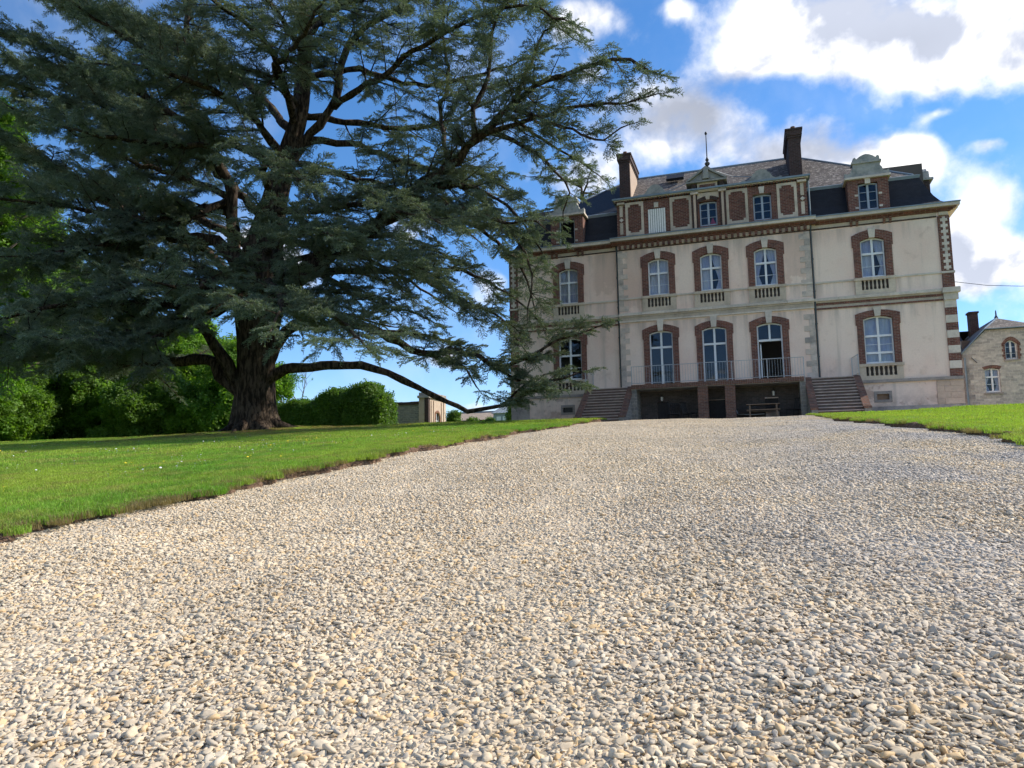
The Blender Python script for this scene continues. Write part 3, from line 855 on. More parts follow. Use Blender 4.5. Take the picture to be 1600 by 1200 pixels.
# ---- walls with real openings
holes_wing = lambda cx: [(cx-.60, cx+.60, 8.6, 10.62), (cx-.70, cx+.70, 4.5, 6.85)]
def basement_vent(x, parent, y=YF):
    b = MB(); b.box(x-.38, x-.26, y-.03, y+.1, 2.7, 3.22); b.box(x+.26, x+.38, y-.03, y+.1, 2.7, 3.22)
    b.box(x-.26, x+.26, y-.03, y+.1, 3.09, 3.22); b.box(x-.26, x+.26, y-.03, y+.1, 2.7, 2.82)
    o = b.part('cellar_vent', 'grey_stone', parent)
    k = MB(); k.box(x-.26, x+.26, y+.1, y+.13, 2.82, 3.09); k.part('grille', 'warm_wood' if x > 0 else 'dark_metal', o)
    bs = MB()
vents = [(5.49, 6.01, 2.82, 3.09), (-9.66, -9.14, 2.82, 3.09)]
wall_face('wall', XL, CX0, G0-.3, 11.72, holes_wing(WX[0])+[vents[1]], YF, .25, 'plaster', CH)
wall_face('wall', CX1, XR, G0-.3, 11.72, holes_wing(WX[1])+[vents[0]], YF, .25, 'plaster', CH)
hc = []
for cx in BAY: hc += [(cx-.62, cx+.62, 8.6, 10.62), (cx-.66, cx+.66, 3.9, 6.85)]
hc += [(-2.13, -1.36, 2.0, 3.13), (.52, 1.14, 2.5, 3.1), (-4.68, -4.1, 2.0, 3.15)]
wall_face('wall', CX0, CX1, G0-.3, 11.72, hc, YC, .25, 'plaster', CH)
for x, s in ((CX0, 1), (CX1, -1)):
    b = MB(); b.box(min(x, x+s*.01), max(x, x+s*.01), YC, YF, G0-.3, 11.72); b.part('return_wall', 'plaster', CH)
b = MB(); b.box(XL, XL+.3, YF+.001, YB, G0-.3, 11.72); b.box(XR-.3, XR, YF+.001, YB, G0-.3, 11.72); b.box(XL+.3, XR-.3, YB-.3, YB, G0-.3, 11.72)
b.part('rear_and_side_walls', 'plaster', CH)
b = MB(); b.box(XL+.31, XR-.31, 40.8, 40.95, G0, 15); b.box(XL+.31, XR-.31, 38.3, 40.79, 7.6, 7.75); b.box(XL+.31, XR-.31, 38.3, 40.79, 3.72, 3.86); b.box(XL+.31, XR-.31, 38.3, 40.79, 11.5, 11.7)
for x in (-6.4, -3.1, -.4, 2.9): b.box(x-.08, x+.08, 38.31, 40.79, 3.9, 7.59); b.box(x-.08, x+.08, 38.31, 40.79, 7.76, 11.49)
b.part('inner_wall', 'room_wall', CH)

# ---- windows
curs = {(-4.36, 1): 'plain', (-1.72, 1): 'mixed', (.9, 1): 'tied', (5.75, 1): 'mixed', (-9.2, 1): 'plain'}
for i, cx in enumerate(BAY+WX):
    wing = cx in WX; y = YF if wing else YC; w = 1.05
    surround(cx, w/2, .89, 8.67, 10.48, 10.63, 10.76, 11.0, y, CH, 11.07)
    window(cx, w, 8.69, 10.48, 10.62, y, CH, trans=(9.86,), bars=(9.24,), cur=curs[(cx, 1)])
    balustrade(cx, .86, 8.67, 7.86, y, CH, hb=.53)
for i, cx in enumerate(BAY):
    surround(cx, .59, .93, 3.96, 6.70, 6.83, 6.90, 7.14, YC, CH, 7.36)
    window(cx, 1.18, 3.98, 6.70, 6.82, YC, CH, trans=(5.97,), bars=(5.06,), cur='none', openleaf=(i == 2), name='french_door')
for cx in WX:
    surround(cx, .63, .96, 4.53, 6.68, 6.82, 6.92, 7.10, YF, CH, 7.22)
    window(cx, 1.26, 4.55, 6.68, 6.81, YF, CH, trans=(5.06, 5.87) if cx > 0 else (5.87,), bars=(5.46,) if cx > 0 else (5.2,), cur='plain' if cx > 0 else 'none')
    balustrade(cx, .93, 4.53, 3.74, YF, CH, hb=.6)
basement_vent(5.75, CH); basement_vent(-9.4, CH)

# ---- horizontal courses
def course(name, x0, x1, y, proud, z0, z1, m, parent=CH):
    b = MB(); b.box(x0, x1, y-proud, y+.02, z0, z1); return b.part(name, m, parent)
def gaps(x0, x1, cuts):
    seg = []; x = x0
    for a, c in sorted(cuts):
        if a > x: seg.append((x, a))
        x = c
    if x < x1: seg.append((x, x1))
    return seg
for (x0, x1, y, bays) in ((XL+.5, CX0, YF, (WX[0],)), (CX1, XR-.5, YF, (WX[1],)), (CX0, CX1, YC, BAY)):
    cut = [(c-.9, c+.9) for c in bays]
    for a, c in gaps(x0, x1, cut): course('sill_course', a, c, y, .05, 8.58, 8.66, 'white_stone')
    # band between storeys, in blocks
    L_ = x1-x0; nb = int(L_/1.05)
    for i in range(nb):
        boxpart('band_stone', x0+L_*i/nb+.004, x0+L_*(i+1)/nb-.004, y-.17, y+.02, 7.70, 7.84, 'white_stone', CH)
    course('band_moulding', x0, x1, y, .09, 7.62, 7.698, 'cream_stone')
    if y == YF:
        course('brick_band', x0, x1, y, .05, 7.50, 7.618, 'brick')
        course('band_fillet', x0, x1, y, .03, 7.38, 7.498, 'cream_stone')
        course('brick_string', x0, x1, y, .06, 7.29, 7.375, 'brick')
        course('frieze_string', x0, x1, y, .04, 11.27, 11.33, 'brick_dark')
        course('frieze', x0, x1, y, .025, 11.335, 11.50, 'cream_stone')
    else:
        course('band_fillet', x0, x1, y, .06, 7.44, 7.615, 'cream_stone')
        course('band_foot', x0, x1, y, .10, 7.36, 7.435, 'white_stone')
        course('frieze_string', x0, x1, y, .04, 11.22, 11.28, 'brick_dark')
# plinth
for (x0, x1) in ((XL-.05, -8.2), (4.72, XR+.05)):
    course('plinth_cap', x0, x1, YF, .12, 3.62, 3.76, 'grey_stone'); 
    course('plinth_foot', x0, x1, YF, .05, G0-.2, 2.5, 'grey_stone')
for (x0, x1) in ((XR-1.05, XR+.03), (XL-.03, XL+1.0)):
    for j in range(4):
        for a, c in (((x0, (x0+x1)/2-.004), ((x0+x1)/2+.004, x1)) if j % 2 else ((x0, x0+.3), (x0+.308, x1))):
            boxpart('plinth_stone', a, c, YF-.045, YF+.01, 2.51+j*.277, 2.51+j*.277+.27, 'pink_stone' if x0 > 0 else 'grey_stone', CH)
# ---- corner piers
def pier(xa, xb, s):
    w = xb-xa
    # lower part: alternate courses of brick and white stone
    z = 3.77; i = 0
    zz = np.linspace(3.77, 7.30, 11)
    for i in range(10):
        nm, m = (('brick_course', 'brick') if i % 2 == 0 else ('white_stone_course', 'white_stone'))
        boxpart(nm, xa+.002*(i % 2), xb-.002*(i % 2), YF-.07-.01*(i % 2), YF+.02, zz[i]+.002, zz[i+1]-.002, m, CH)
    boxpart('pier_cap', xa-.03, xb+.08, YF-.16, YF+.02, 7.302, 7.62, 'white_stone', CH)
    boxpart('pier_cornice', xa-.08, xb+.16, YF-.26, YF+.02, 7.622, 7.86, 'white_stone', CH)
    boxpart('brick_block', xa, xb, YF-.07, YF+.02, 7.862, 8.56, 'brick', CH)
    boxpart('pier_string', xa-.03, xb+.04, YF-.10, YF+.02, 8.562, 8.66, 'white_stone', CH)
    # upper part: brick with a chain of cross shaped white stones
    b = MB(); b.box(xa, xb, YF-.07, YF+.02, 8.662, 11.30); b.part('brick_pier', 'brick', CH)
    n = 9; h = (11.25-8.70)/n; cx = (xa+xb)/2
    for i in range(n):
        z = 8.70+h*i; key = 'cross_stone'
        if key not in _cache:
            q = MB(); q.prism_xz([(-.055, 0), (.055, 0), (.055, h*.25), (.145, h*.25), (.145, h*.72), (.055, h*.72), (.055, h*.995), (-.055, h*.995), (-.055, h*.72), (-.145, h*.72), (-.145, h*.25), (-.055, h*.25)], -.02, .01)
            _cache[key] = q.mesh('cross_stone', 'white_stone')
        link('cross_stone', _cache[key], CH, (cx, YF-.07, z))
    boxpart('pier_head', xa+.06, xb-.06, YF-.085, YF+.01, 11.335, 11.49, 'cream_stone', CH)
pier(XR-.47, XR+.02, 1); pier(XL-.02, XL+.47, -1)
# ---- toothed grey stone chains on the edges of the central block
for side, x in ((1, CX0), (-1, CX1)):
    z = 3.98; i = 0
    while z < 11.1:
        h = .30 if i % 2 else .27; w = .50 if i % 2 == 0 else .27
        if not (7.30 < z+h and z < 7.9):
            a, c = sorted((x+side*.004, x+side*w)); boxpart('quoin_stone', a, c, YC-.025, YC+.01, z+.003, min(z+h, 11.2)-.003, 'worn_stone', CH)
        z += h; i += 1
# ---- cornice and gutter
def cornice(x0, x1, y, zt, out):
    for i, (p, a, c, m) in enumerate(((.10, 11.505, 11.56, 'brick'), (.20, 11.56, 11.62, 'brick'), (.30, 11.62, 11.66, 'brick'))):
        course('brick_corbel', x0-(p if out[0] else 0), x1+(p if out[1] else 0), y, p, a+.001, c-.001, m)
    nseg = max(1, int((x1-x0)/2.0)); 
    for i in range(nseg):
        a = x0-(.42 if out[0] and i == 0 else 0) if i == 0 else x0+(x1-x0)*i/nseg
        c = x1+(.42 if out[1] and i == nseg-1 else 0) if i == nseg-1 else x0+(x1-x0)*(i+1)/nseg
        boxpart('gutter_stone', a+.004, c-.004, y-.42, y+.05, 11.662, 11.80, 'white_stone', CH)
    course('gutter_lip', x0-(.45 if out[0] else 0), x1+(.45 if out[1] else 0), y, .46, 11.802, 11.85, 'zinc')
cornice(XL, CX0-.3, YF, 0, (1, 0)); cornice(CX1+.3, XR, YF, 0, (0, 1)); cornice(CX0-.3, CX1+.3, YC-.03, 0, (0, 0))
b = MB()                                   # eaves along the sides
b.box(XR+.02, XR+.44, YF+.06, YB, 11.66, 11.85); b.box(XL-.44, XL-.02, YF+.06, YB, 11.66, 11.85); b.part('side_gutter', 'white_stone', CH)
# dentils under the central cornice
x = CX0+.08
while x < CX1-.1:
    boxpart('dentil', x, x+.13, YC-.16, YC, 11.30, 11.50, 'brick', CH); 
    boxpart('dentil_gap_stone', x+.145, x+.27, YC-.05, YC, 11.31, 11.49, 'cream_stone', CH); x += .285
for c in (WX[1]-.72, WX[1]+.72, WX[0]-.72, WX[0]+.72):
    for dx in (-.13, .13):
        b = MB(); b.prism_yz([(YF-.26, 11.50), (YF-.05, 11.24), (YF, 11.24), (YF, 11.50)], c+dx-.05, c+dx+.05); b.part('bracket', 'brick', CH)

# ---- mansard roof
def loop(o, z): return [(XL+o, YF+o, z), (XR-o, YF+o, z), (XR-o, YB-o, z), (XL+o, YB-o, z)]
prof = [(-.25, 11.86), (.0, 11.93), (.22, 12.12), (.45, 12.5), (.66, 13.0), (.82, 13.4), (.92, 13.72)]
b = MB()
for k in range(len(prof)-1):
    a, c = loop(*prof[k]), loop(*prof[k+1])
    for i in range(4): j = (i+1) % 4; b.add([a[i], a[j], c[j], c[i]], [(0, 1, 2, 3)])
b.part('mansard_slates', 'slate_dark', CH)
b = MB(); a, c = loop(.88, 13.60), loop(.83, 13.74); d = loop(1.12, 13.86)
for i in range(4):
    j = (i+1) % 4; b.add([a[i], a[j], c[j], c[i], d[j], d[i]], [(0, 1, 2, 3), (3, 2, 4, 5)])
b.part('roof_break_flashing', 'zinc', CH)
b = MB(); d = loop(1.10, 13.85); ym = (YF+YB)/2; rz = 17.5; r0, r1 = (XL+1.1+4.95, ym, rz), (XR-1.1-4.95, ym, rz)
xs_ = r0[0]; q0 = (xs_, d[0][1], d[0][2])
b.add(d+[r0, r1, q0], [(6, 1, 5, 4), (1, 2, 5), (2, 3, 4, 5)]); b.part('upper_slates', 'slate_mossy', CH)
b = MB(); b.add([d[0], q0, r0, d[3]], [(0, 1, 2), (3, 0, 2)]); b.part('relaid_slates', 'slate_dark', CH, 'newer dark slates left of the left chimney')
b = MB(); b.tube([r0, r1], .07, 6)
for p, q in ((d[0], r0), (d[1], r1), (d[2], r1), (d[3], r0)): b.tube([p, q], .05, 6)
b.part('ridge_capping', 'zinc', CH)
# skylight near the ridge
b = MB(); b.prism_yz([(42.3, 16.42), (42.9, 16.86), (42.85, 17.0), (42.2, 16.55)], -4.2, -3.2); b.part('skylight', 'slate_dark', CH)

# ---- dormers in the wings
def small_window(cx, w, z0, z1, y, parent, paint='grey_paint', cur=None):
    return window(cx, w, z0, z1-.05, z1, y, parent, trans=(), bars=(z0+(z1-z0)*.36, z0+(z1-z0)*.68), cur='none', paint=paint)
def dormer(cx, opened=False):
    y = YF-.03; hw = .9; z0, z1 = 11.86, 13.55
    b = MB(); b.box(cx-hw, cx-.44, y, y+.35, z0, z1); b.box(cx+.44, cx+hw, y, y+.35, z0, z1); b.box(cx-.44, cx+.44, y, y+.35, 13.36, z1)
    b.box(cx-hw, cx-hw+.2, y+.351, y+2.1, z0, z1); b.box(cx+hw-.2, cx+hw, y+.351, y+2.1, z0, z1)
    b.box(cx-.44, cx+.44, y, y+.3, z0, z0+.14)
    o = b.part('dormer', 'brick', CH)
    k = MB(); k.box(cx-.12, cx+.12, y-.05, y+.02, 13.30, 13.56); k.part('keystone', 'white_stone', o)
    for s, z in ((-1, 12.72), (1, 12.72), (-1, 12.1), (1, 12.1)):
        k = MB(); xs = sorted((cx+s*.45, cx+s*.60)); k.box(xs[0], xs[1], y-.012, y+.01, z, z+.09); k.part('hinge_stone', 'white_stone', o)
    k = MB(); k.box(cx-hw-.12, cx+hw+.12, y-.15, y+2.2, 13.555, 13.66); k.part('dormer_cornice', 'white_stone', o)
    k = MB()
    k.box(cx-.60, cx+.60, y-.02, y+.4, 13.662, 14.32)
    k.prism_xz([(cx-1.0, 13.663), (cx-.602, 13.663), (cx-.602, 14.15), (cx-.68, 14.05), (cx-.72, 13.9), (cx-.86, 13.86), (cx-.98, 13.92)][::1], y-.01, y+.3)
    k.prism_xz([(cx+.602, 13.663), (cx+1.0, 13.663), (cx+.98, 13.92), (cx+.86, 13.86), (cx+.72, 13.9), (cx+.68, 14.05), (cx+.602, 14.15)], y-.01, y+.3)
    k.box(cx-.66, cx+.66, y-.1, y+.45, 14.322, 14.42)
    pts = [(cx-.6, 14.422), (cx+.6, 14.422), (cx+.58, 14.6), (cx+.5, 14.66), (cx+.42, 14.56), (cx+.3, 14.66), (cx+.14, 14.74), (cx, 14.77), (cx-.14, 14.74), (cx-.3, 14.66), (cx-.42, 14.56), (cx-.5, 14.66), (cx-.58, 14.6)]
    k.prism_xz(pts, y-.05, y+.3)
    k.part('dormer_crest', 'mossy_stone', o)
    k = MB(); k.prism_yz([(y+.3, 13.67), (y+3.4, 13.67), (y+3.4, 14.9), (y+.3, 13.9)], cx-.6, cx+.6); k.part('dormer_roof', 'slate_dark', o)
    if not opened: small_window(cx, .86, 12.02, 13.36, y+.03, CH, 'grey_paint')
    else:
        q = MB(); yy = y+.15; q.box(cx-.43, cx-.37, yy, yy+.08, 12.0, 13.35); q.box(cx+.37, cx+.43, yy, yy+.08, 12.0, 13.35); q.box(cx-.37, cx+.37, yy, yy+.08, 13.28, 13.35); q.part('window', 'grey_paint', CH)
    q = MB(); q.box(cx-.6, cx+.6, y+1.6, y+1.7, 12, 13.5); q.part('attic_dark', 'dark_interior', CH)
dormer(WX[1]); dormer(WX[0], True)
# side dormer on the right hand slope, seen edge on
b = MB(); b.box(XR-.42, XR+.02, 41.0, 42.6, 12.0, 14.15); o = b.part('side_dormer', 'brick_dark', CH)
b = MB(); b.box(XR-.5, XR+.18, 40.9, 42.7, 14.152, 14.26)
b.prism_yz([(41.1, 14.262), (42.6, 14.262), (42.55, 14.7), (42.4, 14.75), (42.2, 15.0), (41.95, 15.08), (41.7, 15.0), (41.5, 14.75), (41.2, 14.7)], XR-.38, XR+.05)
b.part('dormer_crest', 'mossy_stone', o)

# ---- attic storey of the central block
ya = YC-.02
ATT = [(-6.36, -5.97, 'pil'), (-5.97, -4.96, 'panel'), (-4.96, -3.66, 'win'), (-3.66, -2.50, 'panel'), (-2.50, -.85, 'mid'), (-.85, .26, 'panel'), (.26, 1.58, 'win'), (1.58, 2.57, 'panel'), (2.57, 3.0, 'pil')]
za0, za1 = 11.86, 13.80
holes = [(-4.77, -3.87, 12.0, 13.32), (.47, 1.34, 12.04, 13.38), (-2.15, -1.28, 12.06, 13.36)]
wall_face('attic_wall', CX0+.05, CX1, za0, za1, holes, ya, .3, 'brick', CH)
b = MB(); b.box(CX0+.05, CX0+.3, ya+.001, ya+1.35, za0, za1); b.box(CX1-.25, CX1, ya+.001, ya+1.35, za0, za1)
b.box(CX0+.31, CX1-.26, ya+1.2, ya+1.3, za0, za1); b.part('attic_flank', 'brick_dark', CH)
b = MB(); b.box(CX0-.15, CX1+.18, ya-.25, ya+1.6, 13.93, 14.02); b.part('attic_cornice', 'zinc', CH)
b = MB(); b.prism_yz([(ya-.22, 14.022), (ya+1.6, 14.022), (ya+1.6, 14.55)], CX0-.1, CX1+.12); b.part('attic_roof', 'slate_mossy', CH)
course('attic_string', CX0-.08, CX1+.1, ya, .17, 13.885, 13.928, 'white_stone')
x = CX0+.0
while x < CX1-.05:
    if not (-2.62 < x < -.85): boxpart('attic_dentil', x, x+.075, ya-.13, ya, 13.805, 13.884, 'brick', CH)
    x += .155
course('attic_sill', CX0-.05, CX1+.05, ya, .10, 11.862, 11.95, 'grey_stone')
def panel(x0, x1):
    """white frame with stepped inner corners round a brick field"""
    z0, z1 = 12.0, 13.78; f = .13; s = .11
    x0 += .03; x1 -= .03
    b = MB(); yb = ya-.05
    b.box(x0, x0+f, yb, ya+.01, z0, z1); b.box(x1-f, x1, yb, ya+.01, z0, z1)
    b.box(x0+f, x1-f, yb, ya+.01, z0, z0+f); b.box(x0+f, x1-f, yb, ya+.01, z1-f, z1)
    for xx, sx in ((x0+f, 1), (x1-f, -1)):
        for zz, sz in ((z0+f, 1), (z1-f, -1)):
            a, c = sorted((xx, xx+sx*s)); e, g = sorted((zz, zz+sz*s)); b.box(a, c, yb+.001, ya+.01, e, g)
    o = b.part('panel_frame', 'cream_stone', CH)
    # brick field, laid brick by brick in raised alternate rows
    q = MB(); fx0, fx1, fz0, fz1 = x0+f, x1-f, z0+f, z1-f; r = 0; z = fz0
    while z < fz1-.03:
        x = fx0 - (.11 if r % 2 else 0)
        while x < fx1:
            a, c = max(x+.004, fx0+.002), min(x+.216, fx1-.002)
            cut = (z < fz0+s or z > fz1-s-.05)
            if cut: a, c = max(a, fx0+s), min(c, fx1-s)
            if c-a > .03: q.box(a, c, ya-.018-random.random()*.016, ya+.01, z+.005, min(z+.068, fz1-.002))
            x += .22
        z += .074; r += 1
    w = q.part('brick_field', 'brick', CH); w['kind'] = 'stuff'
for a, c, k in ATT:
    if k == 'panel': panel(a, c)
    if k == 'pil':
        cx = (a+c)/2
        for z0, z1 in ((12.1, 12.72), (13.05, 13.68)): boxpart('pilaster_inset', cx-.08, cx+.08, ya-.04, ya+.01, z0, z1, 'cream_stone', CH)
        b = MB(); b.prism_xz([(cx-.11, 12.88), (cx, 12.77), (cx+.11, 12.88), (cx, 12.99)], ya-.05, ya+.01); b.part('diamond_stone', 'white_stone', CH)
        boxpart('pilaster_cap', a, c, ya-.16, ya+.01, 13.70, 13.80, 'cream_stone', CH)
# closed shutter, plank by plank
sh = boxpart('shutter', -4.77, -3.87, ya+.05, ya+.07, 12.0, 13.32, 'dark_wood', CH)
for i in range(8):
    w = .9/8; x0 = -4.77+w*i; boxpart('plank', x0+.012, x0+w-.012, ya+.02-.004*(i % 2), ya+.049, 12.02, 13.30, 'old_white_paint', sh)
b = MB(); b.box(-4.44, -4.22, ya-.06, ya+.02, 13.36, 13.62); b.part('keystone', 'white_stone', CH)
small_window(.905, .86, 12.05, 13.37, ya+.03, CH, 'grey_paint')
b = MB(); b.prism_xz([(.80, 13.39), (1.0, 13.39), (1.04, 13.74), (.76, 13.74)], ya-.07, ya+.02); b.part('keystone', 'white_stone', CH)
small_window(-1.715, .86, 12.08, 13.35, ya+.03, CH, 'grey_paint')
# middle bay: projecting piers, brick arch, little frieze and pediment
for a in (-2.50, -1.12):
    for s0, s1, m in ((0, .08, 'brick_dark'), (.08, .20, 'pink_stone'), (.20, .28, 'brick_dark')):
        boxpart('pier_strip', a+s0, a+s1-.003, ya-.14-(.02 if m == 'pink_stone' else 0), ya+.01, 11.96, 13.72, m, CH)
    boxpart('pier_capital', a-.06, a+.34, ya-.22, ya+.01, 13.722, 13.84, 'cream_stone', CH)
    boxpart('pier_block', a+.02, a+.24, ya-.16, ya+.01, 13.842, 14.30, 'brick_dark', CH)
b = MB(); n = 8
oo = arc(-1.71, .55, 13.46, .16, n); ii = arc(-1.71, .44, 13.33, .11, n)
for i in range(n): b.prism_xz([ii[i], ii[i+1], oo[i+1], oo[i]], ya-.05, ya+.01)
b.part('arch_bricks', 'brick_dark', CH)
b = MB()
tp = [(-2.2, 13.72), (-1.22, 13.72)]
for i in range(n): b.prism_xz([oo[i], oo[i+1], (oo[i+1][0], 13.80), (oo[i][0], 13.80)], ya-.03, ya+.01)
b.part('spandrel', 'cream_stone', CH)
b = MB(); b.prism_xz([(-1.79, 13.42), (-1.63, 13.42), (-1.58, 13.74), (-1.84, 13.74)], ya-.09, ya+.01); b.part('keystone', 'cream_stone', CH)
b = MB(); b.box(-2.2, -1.20, ya-.12, ya+1.2, 13.842, 14.30); b.part('frieze_block', 'cream_stone', CH)
b = MB(); b.box(-2.08, -1.32, ya-.14, ya-.119, 13.95, 14.20); b.part('brick_inset', 'brick', CH)
b = MB(); b.box(-2.75, -.73, ya-.30, ya+1.2, 14.302, 14.38); b.part('pediment_base', 'mossy_stone', CH)
b = MB(); b.prism_xz([(-2.66, 14.382), (-.82, 14.382), (-1.74, 14.98)], ya-.16, ya+1.2)
pr = MB(); 
for s in (-1, 1): b.prism_xz([(-1.74+s*.93, 14.39), (-1.74+s*1.02, 14.42), (-1.74, 15.13), (-1.74, 15.0)][::(1 if s < 0 else -1)], ya-.30, ya+1.2)
b.part('pediment', 'mossy_stone', CH)
b = MB(); b.prism_xz([(-1.9, 14.45), (-1.58, 14.45), (-1.62, 14.95), (-1.74, 15.1), (-1.86, 14.95)], ya-.34, ya-.14)
b.prism_xz([(-2.2, 14.42), (-1.95, 14.42), (-1.98, 14.62), (-2.1, 14.56)], ya-.24, ya-.14); b.prism_xz([(-1.53, 14.42), (-1.28, 14.42), (-1.38, 14.56), (-1.5, 14.62)], ya-.24, ya-.14)
b.part('pediment_carving', 'mossy_stone', CH)
b = MB(); yy = ya+.3
b.lathe([(.13, 15.0), (.13, 15.18), (.16, 15.2), (.08, 15.27), (.05, 15.33), (.12, 15.40), (.14, 15.48), (.05, 15.58), (.10, 15.66), (.06, 15.74), (.03, 15.82), (.022, 17.1), (.02, 17.12)], (-1.66, yy, 0), 8)
b.lathe([(.01, 17.0), (.055, 17.04), (.07, 17.1), (.055, 17.16), (.01, 17.2)], (-1.66, yy, 0), 8)
b.part('roof_finial', 'dark_metal', CH)
b = MB(); b.tube([(-1.9, ya+.3, 15.12), (-3.0, ya+1.2, 14.85), (-4.4, ya+1.0, 14.35)], .018, 4); b.tube([(-1.5, ya+.3, 15.12), (-.4, ya+1.4, 15.0), (.75, ya+1.2, 14.75)], .018, 4)
b.part('lightning_wire', 'zinc', CH)
def crest(cx, s=1.):
    pts = [(-.98, 0), (.98, 0), (.98, .08), (.90, .14), (.80, .10), (.68, .08), (.56, .14), (.46, .26), (.42, .38), (.30, .44), (.28, .50), (.16, .56), (0, .60), (-.16, .56), (-.28, .50), (-.30, .44), (-.42, .38), (-.46, .26), (-.56, .14), (-.68, .08), (-.80, .10), (-.90, .14), (-.98, .08)]
    b = MB(); b.prism_xz([(cx+x*s, 14.03+z*s) for x, z in pts], ya-.1, ya+.25); b.part('window_crest', 'mossy_stone', CH)
crest(.93); crest(-4.35, .92)

# ---- chimneys
def chimney(x0, x1, y0, y1, zb, zt):
    b = MB(); b.box(x0, x1, y0, y1, zb, zt-.5)
    b.box(x0-.04, x1+.04, y0-.04, y1+.04, zt-.5, zt-.38); b.box(x0-.09, x1+.09, y0-.09, y1+.09, zt-.38, zt-.1); b.box(x0-.13, x1+.13, y0-.13, y1+.13, zt-.1, zt)
    o = b.part('chimney', 'brick_dark', CH)
    q = MB(); q.lathe([(.12, zt), (.13, zt+.1), (.10, zt+.25), (.12, zt+.32)], ((x0+x1)/2, y0+.5, 0), 8); q.part('chimney_pot', 'brick_orange', o)
    if x1 < 0:
        q = MB(); q.box(x1+.001, x1+.012, y0+.1, y1-.1, zb, zt-.52); q.part('chimney_sunlit_side', 'pink_stone', o)  # paler sheet on the right side, sunlight put into its colour
chimney(-6.62, -6.02, 40.3, 43.2, 13.6, 17.62); chimney(2.43, 3.05, 40.3, 43.2, 13.6, 17.62)

# ---- rainwater pipes
for x, zt in ((CX0-.05, 11.6), (CX1+.06, 11.6)):
    b = MB(); b.tube([(x, YF-.25, zt), (x, YF-.1, zt-.35), (x, YF-.1, 3.85)], .045, 8)
    for z in (5, 6.6, 8.2, 9.8): b.box(x-.06, x+.06, YF-.16, YF, z, z+.04)
    b.part('downpipe', 'tar_pipe', CH)
b = MB(); b.tube([(CX1+.1, ya+.02, 13.75), (CX1+.1, ya-.02, 11.9)], .035, 6); b.part('downpipe', 'zinc', CH)

# ---- terrace, steps, railings
YT = 36.4
b = MB(); b.box(-5.75, 2.32, YT, YC, 3.70, 3.92); b.part('terrace_slab', 'grey_stone', CH)
q = MB()                                    # rowlock bricks along the edge
x = -5.75
while x < 2.25:
    q.box(x+.006, x+.098, YT-.05-random.random()*.015, YT-.001, 3.72, 3.925+random.random()*.01); x += .104
w = q.part('edge_bricks', 'brick_mixed', CH); w['kind'] = 'stuff'
for x0, x1 in ((-2.56, -2.08), (-1.29, -.82)):
    b = MB(); b.box(x0, x1, YT+.02, YT+.5, G0-.2, 3.699); b.part('brick_pillar', 'brick_mixed', CH)
b = MB(); b.box(-5.75, -5.5, YT+.02, YC, G0-.2, 3.699); b.part('terrace_wall', 'rubble_grey', CH)
b = MB(); b.box(2.06, 2.32, YT+.02, YC, G0-.2, 3.699); b.part('terrace_wall', 'rubble_grey', CH)
b = MB(); b.box(-5.49, 2.05, YC-.03, YC-.002, 3.15, 3.69); 
for a, c in gaps(-5.49, 2.05, [(-4.68, -4.1), (-2.13, -1.36), (.52, 1.14)]): b.box(a, c, YC-.03, YC-.002, G0-.2, 3.149)
b.part('cellar_wall', 'cellar_stone', CH)
for x0, x1, z1 in ((-4.68, -4.1, 3.15), (-2.13, -1.36, 3.13)):
    d = boxpart('cellar_door', x0, x1, YC+.08, YC+.12, G0, z1, 'dark_wood', CH)
    for i in range(4):
        w = (x1-x0)/4; boxpart('board', x0+w*i+.008, x0+w*(i+1)-.008, YC+.055, YC+.079, G0+.02, z1-.03, 'dark_wood', d)
boxpart('cellar_window', .52, 1.14, YC+.08, YC+.1, 2.5, 3.1, 'dark_interior', CH)
# steps
def steps(x0, x1):
    n = 12; zt = 3.90; zb = G0+.02; y1 = 37.2; y0 = 34.2
    for i in range(n):
        z = zb+(zt-zb)*(i+1)/n; y = y0+(y1-y0)*i/n
        s = boxpart('step', x0, x1, y, y1+.2 if i == n-1 else y+.36, z-.26, z-.045, 'step_brick_shaded', CH)
        boxpart('tread', x0, x1, y-.05, (y1+.2 if i == n-1 else y+.36)+.0, z-.044, z, 'step_tread', s)
    boxpart('landing', x0, x1, y1+.2, YF-.002, 3.4, zt-.004, 'step_tread', CH)
    for xx, w in ((x0-.27, x0-.002), (x1+.002, x1+.27)):
        b = MB(); b.prism_yz([(y0-.12, G0-.2), (YF-.003, G0-.2), (YF-.003, zt-.02), (y1-.1, zt-.02), (y0+.15, zb+.22), (y0-.12, zb+.20)], xx, w); b.part('stair_wall', 'rubble_grey', CH)
        # coping bricks laid on the slope
        ln = math.hypot(y1-.1-y0-.15, zt-.02-zb-.22); nn = 34; dy, dz = (y1-.25-y0)/nn, (zt-.24-zb)/nn
        a = math.atan2(dz, dy); q = MB()
        for i in range(nn):
            yy = y0+.15+dy*(i+.08); zz = zb+.22+dz*(i+.08); L_ = math.hypot(dy, dz)*.86; c_, s_ = math.cos(a), math.sin(a); t = .075+random.random()*.012
            q.prism_yz([(yy, zz-.02), (yy+L_*c_, zz-.02+L_*s_), (yy+L_*c_-t*s_, zz+L_*s_+t*c_), (yy-t*s_, zz+t*c_)], xx-.02, w+.02)
        q.box(xx-.02, w+.02, y0-.14, y0+.13, zb+.2, zb+.29)
        g = q.part('coping_bricks', 'brick_mixed', CH); g['kind'] = 'stuff'
steps(-7.9, -6.02); steps(2.60, 4.42)
for x0, x1 in ((-5.75, -5.6), ):
    pass
